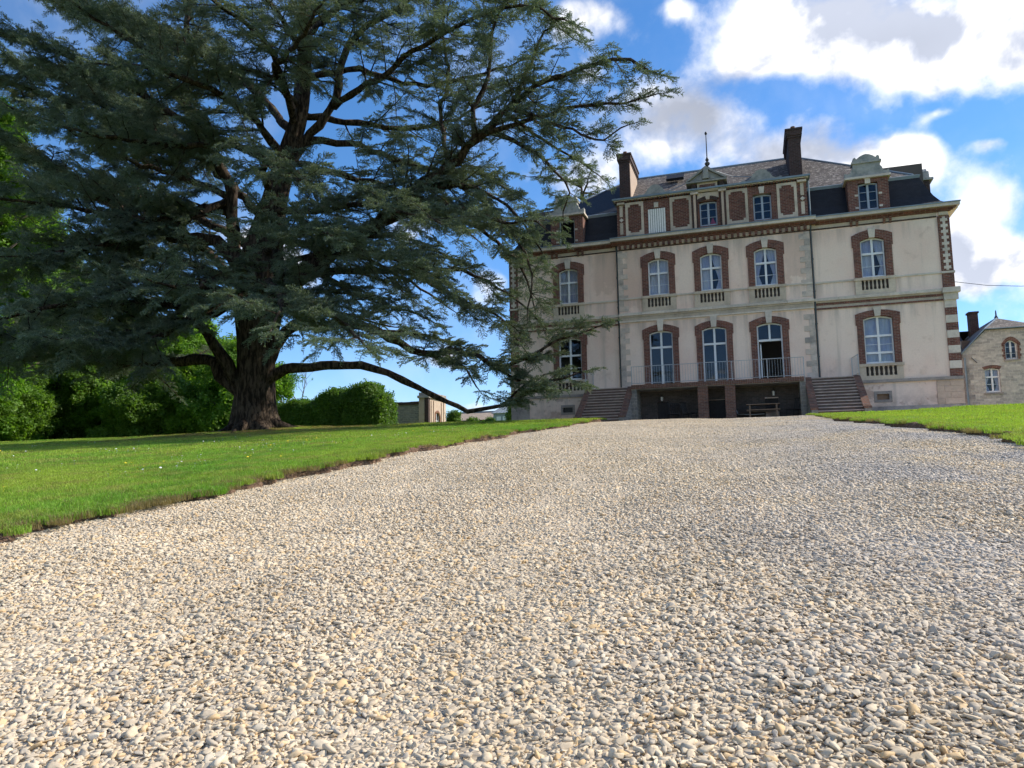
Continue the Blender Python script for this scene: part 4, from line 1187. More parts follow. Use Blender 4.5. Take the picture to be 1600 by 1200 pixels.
# railings
def railing(p0, p1, z, h, parent=CH, n=None, name='railing'):
    p0 = Vector(p0); p1 = Vector(p1); L_ = (p1-p0).length; d = (p1-p0)/L_
    b = MB()
    for zz in (z+.08, z+h): b.tube([(p0.x, p0.y, zz), (p1.x, p1.y, zz)], .014, 6)
    k = max(1, int(L_/1.5))
    for i in range(k+1):
        q = p0+d*(L_*i/k); b.box(q.x-.018, q.x+.018, q.y-.018, q.y+.018, z-.02, z+h)
    o = b.part(name, 'steel_rail', parent)
    key = ('bar', round(h, 2))
    if key not in _cache:
        q = MB(); q.tube([(0, 0, 0), (0, 0, h-.1)], .0065, 5); _cache[key] = q.mesh('bar', 'steel_rail')
    m_ = int(L_/.125)
    for i in range(1, m_):
        q = p0+d*(L_*i/m_); link('bar', _cache[key], o, (q.x, q.y, z+.09))
railing((-5.72, YT+.04), (2.28, YT+.04), 3.93, .92)
railing((-8.12, 36.7), (-7.98, 37.93), 3.9, .95); railing((4.62, 36.6), (4.50, 37.93), 3.9, .95)
# porch lanterns
for x, z in ((-4.41, 3.12), (.92, 3.16)):
    b = MB(); yy = YC-.22
    b.lathe([(.02, z), (.06, z+.03), (.07, z+.04)], (x, yy, 0), 6); b.lathe([(.085, z+.27), (.05, z+.33), (.015, z+.38)], (x, yy, 0), 6)
    b.tube([(x, YC-.03, z+.30), (x, YC-.14, z+.44), (x, yy, z+.36)], .012, 5)
    for k in range(6): a = k*PI/3; b.tube([(x+.065*math.cos(a), yy+.065*math.sin(a), z+.03), (x+.08*math.cos(a), yy+.08*math.sin(a), z+.28)], .006, 4)
    o = b.part('wall_lantern', 'dark_metal', CH)
    q = MB(); q.lathe([(.055, z+.05), (.07, z+.26)], (x, yy, 0), 6); q.part('lantern_glass', 'lamp_glass', o)

# things left in the porch and at the attic window
def garden_chair(x, y, rz, lab):
    t = thing('garden_chair', lab, 'chair', (x, y, G0), 'dark garden chairs in the porch'); z = G0
    def pt(u, v, w): c_, s_ = math.cos(rz), math.sin(rz); return (x+u*c_-v*s_, y+u*s_+v*c_, z+w)
    b = MB(); P_ = [pt(-.24, -.24, .44), pt(.24, -.24, .44), pt(.24, .24, .42), pt(-.24, .24, .42)]
    b.add(P_+[(p[0], p[1], p[2]+.03) for p in P_], [(3, 2, 1, 0), (4, 5, 6, 7), (0, 1, 5, 4), (1, 2, 6, 5), (2, 3, 7, 6), (3, 0, 4, 7)]); b.part('seat', 'dark_wood', t)
    b = MB()
    for u in (-.2, -.1, 0, .1, .2): b.tube([pt(u, .25, .45), pt(u, .38, 1.0)], .03, 4)
    b.tube([pt(-.25, .38, 1.0), pt(.25, .38, 1.0)], .03, 4); b.part('backrest', 'dark_wood', t)
    for u, v in ((-.22, -.22), (.22, -.22), (-.22, .22), (.22, .22)):
        b = MB(); b.tube([pt(u, v, 0), pt(u, v, .44)], .018, 5); b.part('leg', 'dark_wood', t)
garden_chair(-3.75, 37.0, .3, 'dark garden chair under the left part of the terrace, nearest the lantern door')
garden_chair(-3.0, 36.9, 1.1, 'dark garden chair leaning back beside the left brick pillar')
garden_chair(1.75, 36.9, -.8, 'dark garden chair in the right corner of the porch')
t = thing('picnic_table', 'brown wooden picnic table standing in the right half of the porch', 'table', (.35, 36.9, G0))
for i in range(5): boxpart('plank', -.35, 1.15, 36.55+i*.15, 36.69+i*.15, G0+.72, G0+.76, 'warm_wood', t)
for x in (-.2, 1.0):
    for y in (36.6, 37.2): boxpart('leg', x-.035, x+.035, y-.035, y+.035, G0, G0+.718, 'warm_wood', t)
for y in (36.30, 37.5): boxpart('bench_plank', -.35, 1.15, y-.12, y+.12, G0+.44, G0+.48, 'warm_wood', t)
for y in (36.30, 37.5):
    for x in (-.2, 1.0): boxpart('bench_leg', x-.03, x+.03, y-.1, y+.1, G0, G0+.438, 'warm_wood', t)
t = thing('folding_lounger', 'dark folding lounger left of the picnic table in the porch', 'lounger', (-.65+.2, 37.3, G0))
b = MB(); b.tube([(-.75, 37.3, G0+.35), (.0, 37.2, G0+.30), (.45, 37.2, G0+.32)], .03, 4); b.tube([(-.75, 37.3, G0+.35), (-1.0, 37.4, G0+.9)], .03, 4); b.part('frame', 'steel_rail', t)
b = MB(); b.add([(-.78, 37.1, G0+.37), (.45, 37.0, G0+.34), (.45, 37.45, G0+.34), (-.78, 37.5, G0+.37), (-1.0, 37.2, G0+.95), (-1.0, 37.6, G0+.95)], [(0, 1, 2, 3), (0, 3, 5, 4)]); b.part('canvas', 'dark_wood', t)
b = MB(); b.add([(-1.66, ya+.24, 12.17), (-1.36, ya+.24, 12.17), (-1.36, ya+.34, 12.17), (-1.66, ya+.34, 12.17), (-1.54, ya+.27, 12.52), (-1.50, ya+.30, 12.52)],
                [(0, 1, 4), (1, 2, 5, 4), (2, 3, 5), (3, 0, 4, 5), (0, 3, 2, 1)])
tag(b.part('hanging_cloth', 'red_cloth'), 'red cloth showing behind the middle attic window', 'cloth')
b = MB(); pts = [Vector((XR+.3, 45, 10.2))]
pts = [(9.0+1.0*i, 44+1.6*i, 9.6+.16*i-.02*i*(14-i)*.35+.0) for i in range(15)]
b = MB(); b.tube([(9.05, 44, 9.9), (12, 50, 10.35), (14.3, 60, 12.8), (18.6, 60, 12.2), (26, 60, 11.6)][2:], .018, 5)

# cable from the house roof to the right, beyond the frame
b = MB(); b.tube([(9.3, 46, 9.95), (14.3, 60, 12.85), (16.4, 60.3, 12.45), (18.6, 60.6, 12.25), (24, 61, 12.1), (40, 63, 13.5)], .02, 5)
tag(b.part('overhead_cable', 'dark_metal'), 'thin overhead cable crossing the sky right of the country house', 'cable')

# ------------------------------------------------------------------ outbuilding on the right
def outbuilding():
    z0 = 2.0; y = 52.; xl, xr, yb = 12.5, 18.1, 62.; cx = 15.25
    T = thing('stone_outbuilding', 'low rubble stone outbuilding with a clipped slate gable right of the main house', 'outbuilding', (cx, y, z0))
    ze = 6.55; zc = 7.92                     # eaves and clipped gable height
    hx0, hx1 = 13.85, 16.75
    holes = [(13.62, 14.42, 4.02, 5.55), (14.82, 15.46, 6.02, 7.2), (16.6, 17.4, 4.02, 5.55)]
    # front wall in rows, gable shaped above the eaves
    wall_face('wall', xl, xr, z0-.3, 5.7, [holes[0], holes[2]], y, .25, 'rubble', T)
    b = MB(); h = holes[1]
    b.prism_xz([(xl, 5.7), (h[0], 5.7), (h[0], zc), (hx0, zc), (xl, ze)], y, y+.25); b.prism_xz([(h[1], 5.7), (xr, 5.7), (xr, ze), (hx1, zc), (h[1], zc)], y, y+.25)
    b.box(h[0], h[1], y, y+.25, 5.7, h[2]); b.box(h[0], h[1], y, y+.25, h[3], zc)
    b.part('gable_wall', 'rubble', T)
    b = MB(); b.box(xl, xl+.25, y+.251, yb, z0-.3, ze); b.box(xr-.25, xr, y+.251, yb, z0-.3, ze); b.box(xl+.251, xr-.251, yb-.25, yb, z0-.3, ze); b.part('side_walls', 'rubble', T)
    b = MB(); b.box(xl+.3, xr-.3, y+1.2, y+1.3, z0, 7.5); b.part('inner_wall', 'room_wall', T)
    # corner stones
    for j in range(14):
        z = z0+.1+j*.31; boxpart('corner_stone', xl-.02, xl+(.5 if j % 2 else .3), y-.02, y+.05, z+.005, z+.30, 'grey_stone', T)
    ap = (cx, y+2.6, 9.05)                    # end of the ridge
    bk = (cx, yb+.2, 9.05)
    ov = .22; e0 = (xl-.35, y-ov, ze-.3); e1 = (xr+.35, y-ov, ze-.3); c0 = (hx0-.1, y-ov, zc+.04); c1 = (hx1+.1, y-ov, zc+.04)
    b = MB(); b.add([e0, c0, ap, bk, (xl-.35, yb+.2, ze-.3)], [(0, 1, 2, 3, 4)]); b.add([e1, c1, ap, bk, (xr+.35, yb+.2, ze-.3)], [(4, 3, 2, 1, 0)])
    o = b.part('roof', 'slate_dark', T)
    b = MB(); b.add([c0, c1, ap], [(0, 1, 2)]); b.part('clipped_gable_slates', 'slate_mossy', o)
    b = MB(); b.tube([e0, c0], .035, 5); b.tube([c0, c1], .035, 5); b.tube([c1, e1], .035, 5); b.tube([c0, ap], .05, 5); b.tube([ap, bk], .06, 5); b.part('verge_trim', 'zinc', o)
    b = MB(); b.lathe([(.10, 9.0), (.12, 9.12), (.05, 9.25), (.04, 9.5), (.01, 9.62)], (cx, y+2.7, 0), 6); b.part('ridge_finial', 'dark_metal', o)
    b = MB(); b.box(14.33, 14.83, 57, 57.7, 7.6, 9.9); b.box(14.27, 14.89, 56.94, 57.76, 9.901, 10.02)
    b.part('chimney', 'brick_dark', o)
    # lower link building with slate roof towards the big house
    b = MB(); b.box(9.4, 12.49, 55.5, 61, z0-.3, 7.3); b.part('link_wall', 'rubble', T)
    b = MB(); b.add([(9.3, 55.1, 7.2), (13.6, 55.1, 7.2), (13.6, 57.4, 8.75), (9.3, 57.4, 8.75)], [(0, 1, 2, 3)]); b.add([(9.3, 57.4, 8.75), (14.6, 57.4, 8.75), (14.6, 61, 8.4), (9.3, 61, 8.4)], [(0, 1, 2, 3)]); b.part('link_roof', 'slate_dark', T)
    # windows
    for cxw in (14.02, 17.0):
        window(cxw, .80, 4.05, 5.44, 5.53, y+.02, T, trans=(5.0,), bars=(4.55,), cur='tied')
        b = MB(); oo = arc(cxw, .52, 5.62, .10); ii = arc(cxw, .42, 5.46, .07)
        for i in range(8): b.prism_xz([ii[i], ii[i+1], oo[i+1], oo[i]], y-.03, y+.1)
        b.part('brick_lintel', 'brick', T); boxpart('window_sill', cxw-.5, cxw+.5, y-.08, y+.1, 3.92, 4.03, 'grey_stone', T)
        for k in range(6): pass
    window(15.14, .64, 6.04, 7.0, 7.2, y+.02, T, trans=(), bars=(6.4, 6.8), cur='none')
    b = MB(); oo = arc(15.14, .50, 7.0, .42); ii = arc(15.14, .33, 6.95, .25)
    for i in range(8): b.prism_xz([ii[i], ii[i+1], oo[i+1], oo[i]], y-.03, y+.1)
    for s in (-1, 1):
        for j in range(6): xs = sorted((15.14+s*.33, 15.14+s*(.50 if j % 2 else .44))); b.box(xs[0], xs[1], y-.03, y+.1, 6.02+j*.165, 6.02+j*.165+.155)
    b.part('brick_surround', 'brick', T); boxpart('window_sill', 14.7, 15.58, y-.08, y+.1, 5.93, 6.02, 'grey_stone', T)
    b = MB(); 
    for k in range(7): x = 14.86+k*.093; b.tube([(x, y-.02, 6.05), (x, y-.02, 6.45)], .009, 4)
    b.tube([(14.8, y-.02, 6.45), (15.48, y-.02, 6.45)], .012, 4); b.part('window_guard', 'dark_metal', T)
    b = MB(); b.tube([(xl+.07, y-.1, 6.25), (xl+.07, y-.1, z0)], .05, 6); b.part('downpipe', 'zinc', T)
    b = MB(); b.tube([(12.95, y-.03, 6.25), (13.25, y-.03, 5.9)], .025, 4); b.part('wall_tie', 'dark_metal', T)
outbuilding()

# ------------------------------------------------------------------ garden pavilion and wall on the left
def pavilion():
    z0 = 2.0
    T = thing('garden_pavilion', 'small pink stone garden pavilion with an arched door at the end of a rubble wall', 'pavilion', (-27.9, 61, z0))
    y0, y1, xr, xl = 60., 64., -27.7, -28.6; zt = 6.3
    b = MB(); b.box(xl, xr, y0, y0+.3, z0-.2, zt); b.part('front_pier', 'pink_stone', T)
    boxpart('corner_pier', xr-.32, xr+.06, y0-.06, y0+.3, z0, zt, 'brick_dark', T)
    b = MB(); b.box(xl, xl+.2, y0+.301, y1, z0-.2, zt); b.box(xl+.2, xr, y1-.3, y1, z0-.2, zt); b.part('rear_wall', 'pink_stone', T)
    # right face with an arched opening, built in the y,z plane
    b = MB(); ya_, yb_ = 61.5, 62.5; zs = 4.6
    b.prism_yz([(y0+.301, z0), (ya_, z0), (ya_, zt), (y0+.301, zt)], xr-.2, xr); b.prism_yz([(yb_, z0), (y1-.301, z0), (y1-.301, zt), (yb_, zt)], xr-.2, xr)
    n = 8
    for i in range(n):
        a0, a1 = PI*i/n, PI*(i+1)/n; c = 62.
        p = [(c-.5*math.cos(a0), zs+.5*math.sin(a0)), (c-.5*math.cos(a1), zs+.5*math.sin(a1))]
        b.prism_yz([p[0], p[1], (p[1][0], zt), (p[0][0], zt)], xr-.2, xr)
    b.part('side_wall', 'pink_stone', T)
    b = MB()
    for i in range(n):
        a0, a1 = PI*i/n, PI*(i+1)/n
        b.prism_yz([(62-.5*math.cos(a0), zs+.5*math.sin(a0)), (62-.5*math.cos(a1), zs+.5*math.sin(a1)), (62-.68*math.cos(a1), zs+.68*math.sin(a1)), (62-.68*math.cos(a0), zs+.68*math.sin(a0))], xr-.02, xr+.06)
    b.box(xr-.02, xr+.06, 61.32, 61.5, z0, zs); b.box(xr-.02, xr+.06, 62.5, 62.68, z0, zs); b.part('arch_bricks', 'brick_orange', T)
    b = MB(); b.box(xr-.15, xr-.12, 61.5, 62.5, z0, 5.1); d = b.part('door', 'dark_wood', T)
    b = MB()
    for y in (61.5, 61.97, 62.44): b.box(xr-.12, xr-.08, y, y+.06, z0, 5.0)
    for z in (2.9, 3.6, 4.3): b.box(xr-.119, xr-.085, 61.561, 61.969, z, z+.05); b.box(xr-.119, xr-.085, 62.031, 62.439, z, z+.05)
    b.part('door_frame', 'white_paint', d)
    for y in (60.62, 61.12, 62.88, 63.4): boxpart('pilaster', xr, xr+.07, y, y+.14, z0+.3, 6.1, 'pink_stone', T)
    b = MB(); b.box(xl-.1, xr+.16, y0-.14, y1+.1, zt, zt+.22); b.box(xl, xr+.05, y0, y1, zt+.221, zt+.5); b.part('cornice', 'grey_stone', T)
    w = thing('garden_wall', 'rubble stone garden wall with dark coping between the hedge and the pavilion', 'wall', (-31.5, 60.2, z0))
    b = MB(); b.box(-36, -28.62, 60.1, 60.4, z0-.3, 5.75); b.part('masonry', 'rubble_grey', w)
    for i in range(9): boxpart('coping_stone', -36+.82*i, -36+.82*i+.81, 60.0, 60.5, 5.752, 6.02-.02*(i % 2), 'brick_dark', w)
pavilion()
def barns():
    z0 = 1.9
    T = thing('long_barn', 'long low barn with pale tiled roof far beyond the pavilion', 'barn', (-33.4, 88, z0))
    b = MB(); b.box(-36.5, -30.5, 85.2, 91, z0, 5.9); b.part('wall', 'rubble_grey', T)
    b = MB(); b.add([(-36.8, 84.9, 5.85), (-30.2, 84.9, 5.85), (-30.2, 88.2, 7.0), (-36.8, 88.2, 7.0)], [(0, 1, 2, 3)]); b.add([(-36.8, 91.5, 5.85), (-30.2, 91.5, 5.85), (-30.2, 88.2, 7.0), (-36.8, 88.2, 7.0)], [(3, 2, 1, 0)]); o = b.part('roof', 'tile_roof', T)
    b = MB(); b.box(-36.8, -30.2, 88.15, 88.6, 7.001, 7.16); b.part('ridge', 'metal_sheet', o)
    T = thing('metal_shed', 'grey metal shed with hipped seamed roof against the left corner of the house', 'shed', (-28.9, 85, z0))
    b = MB(); b.box(-30.1, -26.2, 84, 88, z0, 6.55); b.part('wall', 'metal_sheet', T)
    b = MB(); b.add([(-30.4, 83.8, 6.5), (-25.9, 83.8, 6.5), (-26.9, 86, 7.9), (-28.9, 86, 7.9), (-30.4, 88.2, 6.5), (-25.9, 88.2, 6.5)], [(0, 1, 2, 3), (0, 3, 4), (1, 5, 2), (4, 3, 2, 5)]); o = b.part('roof', 'metal_sheet', T)
    for i in range(9):
        x = -30.2+i*.5; b = MB(); b.tube([(x, 83.78, 6.53), (-28.9+(x+30.4)/4.5*2.0, 85.98, 7.93)], .03, 4); b.part('seam', 'zinc', o)
    for x in (-29.7, -28.9, -28.1): boxpart('window', x, x+.55, 83.96, 83.99, 5.3, 6.1, 'white_paint', T)
barns()

# ------------------------------------------------------------------ broad-leaved trees, hedge, bushes
def leaf_cluster(n, rad, size, m, seed, flatz=.7):
    r = np.random.default_rng(seed)
    d = r.normal(size=(n, 3)); d /= np.linalg.norm(d, axis=1)[:, None]; p = d*(rad*r.random(n)**.5)[:, None]; p[:, 2] *= flatz
    V = np.zeros((n, 4, 3)); a = r.normal(size=(n, 3)); a /= np.linalg.norm(a, axis=1)[:, None]
    up_ = d*.5+np.array([0, 0, .8])+r.normal(size=(n, 3))*.5; w = np.cross(a, up_); w /= np.linalg.norm(w, axis=1)[:, None]; a = np.cross(up_, w); a /= np.linalg.norm(a, axis=1)[:, None]
    s = (size*r.uniform(.6, 1.3, n))[:, None]
    V[:, 0] = p-a*s*.5; V[:, 1] = p+w*s*.32; V[:, 2] = p+a*s*.5; V[:, 3] = p-w*s*.32
    k = np.arange(n)[:, None]*4; F = np.concatenate([k+[0, 1, 2], k+[0, 2, 3]])
    return raw_mesh('leaf_cluster', V.reshape(-1, 3), F, m, np.repeat(r.random(n), 4))
LEAF = {k: library('leaves_'+k, [leaf_cluster(110, .55, .17, 'leaf_'+k, 60+i) for i in range(3)]) for k in ('bright', 'mid', 'dark')}
HLEAF = library('hedge_leaves', [leaf_cluster(120, .38, .12, 'leaf_mid', 80+i, .9) for i in range(3)])
RLEAF = library('red_leaves', [leaf_cluster(90, .3, .09, 'leaf_red', 90+i, .9) for i in range(2)])
def rnd_rot(n): return RNG.uniform(0, 2*PI, (n, 3))*np.array([.15, .15, 1])

def leafy_tree(x, y, h, rw, kind, label, low=.1, name='broadleaf_tree', bark='tree_bark', dens=1., lean=0., cat='tree', group='trees of the wood behind the lawn'):
    z0 = float(base_z(x, y)); T = thing(name, label, cat, (x, y, z0), group); rr = random.Random(int(abs(x*131+y*17)))
    b = MB(); r0 = h*.022+.06
    p = [(x+lean*t*t*h*.2+rr.uniform(-.1, .1)*t, y+rr.uniform(-.1, .1), z0-.1+h*.85*t) for t in (0, .15, .35, .6, .8, 1)]
    b.tube(p, [r0*1.3, r0, r0*.8, r0*.5, r0*.3, r0*.1], 8)
    for k in range(9):
        t = .2+.07*k; c = Vector(p[0]).lerp(Vector(p[-1]), t); a = rr.uniform(0, 2*PI); L_ = rw*.75*(1-t*.5)
        q = [c, c+Vector((math.cos(a), math.sin(a), .45))*L_*.5, c+Vector((math.cos(a), math.sin(a), .55))*L_]
        b.tube(q, [r0*.35, r0*.2, r0*.06], 5)
    b.part('trunk', bark, T, smooth=True)
    # crown: lobes of leaf clusters
    P = []; nl = int(16*dens)+6
    lobes = []
    for k in range(nl):
        t = low+(1-low)*(k+.5)/nl; a = rr.uniform(0, 2*PI)
        prof = math.sin(min(1, (t-low)/(1-low)*1.02+.12)*PI)**.6
        R_ = rw*prof*rr.uniform(.45, .85)
        lobes.append((x+lean*t*t*h*.2+math.cos(a)*R_, y+math.sin(a)*R_, z0+h*t, rw*rr.uniform(.28, .5)))
    for lx, ly, lz, lr in lobes:
        n = int(70*dens*(lr/1.2)**1.6)
        for _ in range(n):
            d = Vector((rr.gauss(0, 1), rr.gauss(0, 1), rr.gauss(0, 1))).normalized()*lr*1.15*rr.random()**.6
            zz = lz+d.z*.6
            if zz > z0+.2: P.append((lx+d.x, ly+d.y, zz))
    n = len(P); scatter('crown', LEAF[kind], P, rnd_rot(n), RNG.uniform(.7, 1.4, n), RNG.integers(0, 3, n), T, (x, y, z0))
    return T
wood = [
 # x/y ratio, y, height, radius, kind, label
 (-.80, 47, 7.5, 4.0, 'bright', 'bright green low tree just left of the cedar trunk', .02, .4),
 (-.90, 50, 10.5, 4.5, 'bright', 'rounded bright green tree with drooping boughs left of the cedar trunk', .02, 0),
 (-.98, 44, 6.0, 3.4, 'mid', 'short bushy tree under the lowest left cedar limb', .02, 0),
 (-1.02, 54, 12, 4.5, 'bright', 'taller light green tree rising behind the short bushy tree', .03, 0),
 (-1.10, 46, 7.5, 3.6, 'mid', 'mid green tree whose crown reaches the ground below the cedar', .02, 0),
 (-1.16, 54, 17, 5.0, 'mid', 'tall mid green tree seen through the cedar boughs', .08, 0),
 (-1.22, 45, 8.5, 3.4, 'dark', 'dark green tree with bare lower trunk at the lawn edge', .25, 0),
 (-1.28, 42, 6.5, 3.0, 'bright', 'pale trunked young tree near the left edge of the lawn', .2, 0),
 (-1.30, 46, 22, 5.5, 'mid', 'tall spreading tree above the left end of the lawn', .08, 0),
 (-1.36, 38, 6.0, 3.2, 'bright', 'light green tree at the far left edge of the lawn', .0, 0),
 (-1.40, 33, 22, 5.0, 'bright', 'very tall bright tree at the left border', .12, 0),
 (-1.20, 62, 21, 6.0, 'dark', 'tallest dark tree standing deepest in the wood', .1, 0),
 (-1.00, 62, 13, 5.0, 'dark', 'dark crowned tree at the back of the wood behind the light ones', .03, 0),
 (-.86, 58, 8.5, 4.2, 'mid', 'round topped tree at the back beside the cedar trunk', .02, 0),
 (-1.48, 36, 12, 4.0, 'dark', 'dark tree cut by the left border of the picture', .02, 0),
 (-1.40, 55, 14, 5, 'dark', 'dark tree filling the gap behind the far left trees', .02, 0),
]
for i, (k, y, h, rw, kind, lab, low, ln) in enumerate(wood):
    leafy_tree(k*y, y, h, rw, kind, lab, low, bark='birch_bark' if 'pale trunked' in lab else 'tree_bark', lean=ln)
# undergrowth closing the foot of the wood
P = []
for _ in range(5500):
    k = random.uniform(-1.55, -.79); y = random.uniform(43, 58); x = k*y
    P.append((x, y, float(base_z(x, y))+random.uniform(.1, 5.5)*random.random()**.6))
n = len(P); tag(scatter('undergrowth', LEAF['bright'], P, rnd_rot(n), RNG.uniform(.8, 1.5, n), RNG.integers(0, 3, n)), kind='stuff', label='leafy undergrowth at the foot of the wood')
P = []
for _ in range(2600):
    k = random.uniform(-1.7, -.76); y = random.uniform(64, 76); x = k*y
    P.append((x, y, float(base_z(x, y))+random.uniform(.1, 9+3*math.sin(x*.35)+(4 if k < -1.1 else -2.5))*random.random()**.6))
n = len(P); tag(scatter('far_wood', LEAF['dark'], P, rnd_rot(n), RNG.uniform(1.4, 2.6, n), RNG.integers(0, 3, n)), kind='stuff', label='dense dark wood closing the view behind the nearer trees')

def hedge():
    T = thing('clipped_hedge', 'long dense green hedge with a rounded right end beside the cedar trunk', 'hedge', (-28, 45, 2.0)); P = []
    def top(u): return 2.65+.22*math.sin(u*1.7)+.25*math.sin(u*.43+1)+(.38*math.exp(-((u-2.4)/5.5)**2))
    for _ in range(6200):
        u = random.uniform(0, 15); x = -23.7-u*.95; yc = 44+u*.28
        h = top(u)*min(1, (u/1.0+.25)**.35)
        a = random.uniform(0, PI); q = random.random()
        # shell of a rounded box
        if q < .55: yy = yc-1.1+random.uniform(-.12, .25); z = random.uniform(0, h-.1); yy += .5*max(0, (z/h-.75))*2
        elif q < .9: yy = yc+random.uniform(-1., 1.); z = h+random.uniform(-.35, .12)+(random.random() < .12)*random.uniform(.05, .28)
        else: yc = 44; x = -23.5+random.uniform(-.3, .15); yy = yc+random.uniform(-1, 1); z = random.uniform(0, h*.9)
        P.append((x, yy, 2.0+z))
    n = len(P); scatter('foliage', HLEAF, P, rnd_rot(n), RNG.uniform(.8, 1.35, n), RNG.integers(0, 3, n), T, (-28, 45, 2.0))
    b = MB()
    for k in range(14):
        u = .7+k*1.05; x = -23.7-u*.95; yc = 44+u*.28; b.tube([(x, yc, 1.95), (x+random.uniform(-.2, .2), yc, 3.6)], [.06, .02], 5)
    b.part('stems', 'tree_bark', T)
hedge()
def bush(x, y, h, r_, lib, label, nm='garden_shrub'):
    z0 = 2.0; T = thing(nm, label, 'shrub', (x, y, z0), 'small shrubs beyond the lawn'); P = []
    for _ in range(int(90*h*r_)+20):
        a = random.uniform(0, 2*PI); t = random.random(); q = r_*math.sqrt(random.random())*(1-.6*t); P.append((x+q*math.cos(a), y+q*math.sin(a), z0+h*t))
    n = len(P); scatter('foliage', lib, P, rnd_rot(n), RNG.uniform(.7, 1.2, n), RNG.integers(0, 2, n), T, (x, y, z0))
    b = MB()
    for k in range(4): b.tube([(x, y, z0-.05), (x+random.uniform(-.5, .5)*r_, y+random.uniform(-.3, .3), z0+h*.7)], [.03, .01], 4)
    b.part('stems', 'tree_bark', T)
bush(-24.4, 58, 2.6, .9, HLEAF, 'upright green shrub right beside the pink pavilion')
bush(-22.7, 58, 2.0, .7, HLEAF, 'small low shrub second to the right of the pavilion')
bush(-21.1, 58, 1.9, .8, HLEAF, 'small spreading shrub in front of the long barn')
bush(-18.9, 58, 3.0, .9, HLEAF, 'bright green shrub standing in front of the metal shed')
bush(-17.7, 58, 2.7, .7, RLEAF, 'reddish shrub next to the left corner of the house')
def bare_tree(x, y, h):
    z0 = 2.0; T = thing('bare_tree', 'sparsely leafed spring tree far behind the hedge beside the cedar trunk', 'tree', (x, y, z0)); b = MB(); P = []
    def grow(p, d, L_, r, k):
        q = p+d*L_; m_ = p+d*L_*.5+Vector((random.gauss(0, .04), 0, random.gauss(0, .04)))*L_
        b.tube([p, m_, q], [r, r*.85, r*.65], 4)
        if k >= 3 and random.random() < .35: P.append(tuple(q))
        if k == 0: return
    def rec(p, d, L_, r, k):
        q = p+d*L_; b.tube([p, p+d*L_*.5+Vector((random.gauss(0, .05)*L_, 0, 0)), q], [r, r*.85, r*.62], 4)
        if k == 0: 
            if random.random() < .4: P.append(tuple(q))
            return
        for _ in range(3 if k > 1 else 2):
            rec(q, (d+Vector((random.gauss(0, .42), random.gauss(0, .42), random.gauss(.12, .2)))).normalized(), L_*random.uniform(.6, .82), r*.55, k-1)
    rec(Vector((x, y, z0-.1)), Vector((0, 0, 1)), h*.36, .26, 5)
    b.part('trunk', 'tree_bark', T)
    n = len(P); scatter('crown', LEAF['bright'], P, rnd_rot(n), RNG.uniform(.25, .55, n), RNG.integers(0, 3, n), T, (x, y, z0))
bare_tree(-66.3, 95, 12.8)
leafy_tree(-70.5, 93, 9.0, 3.4, 'bright', 'light green tree peeping past the right side of the cedar trunk', .05, group='trees beyond the hedge')

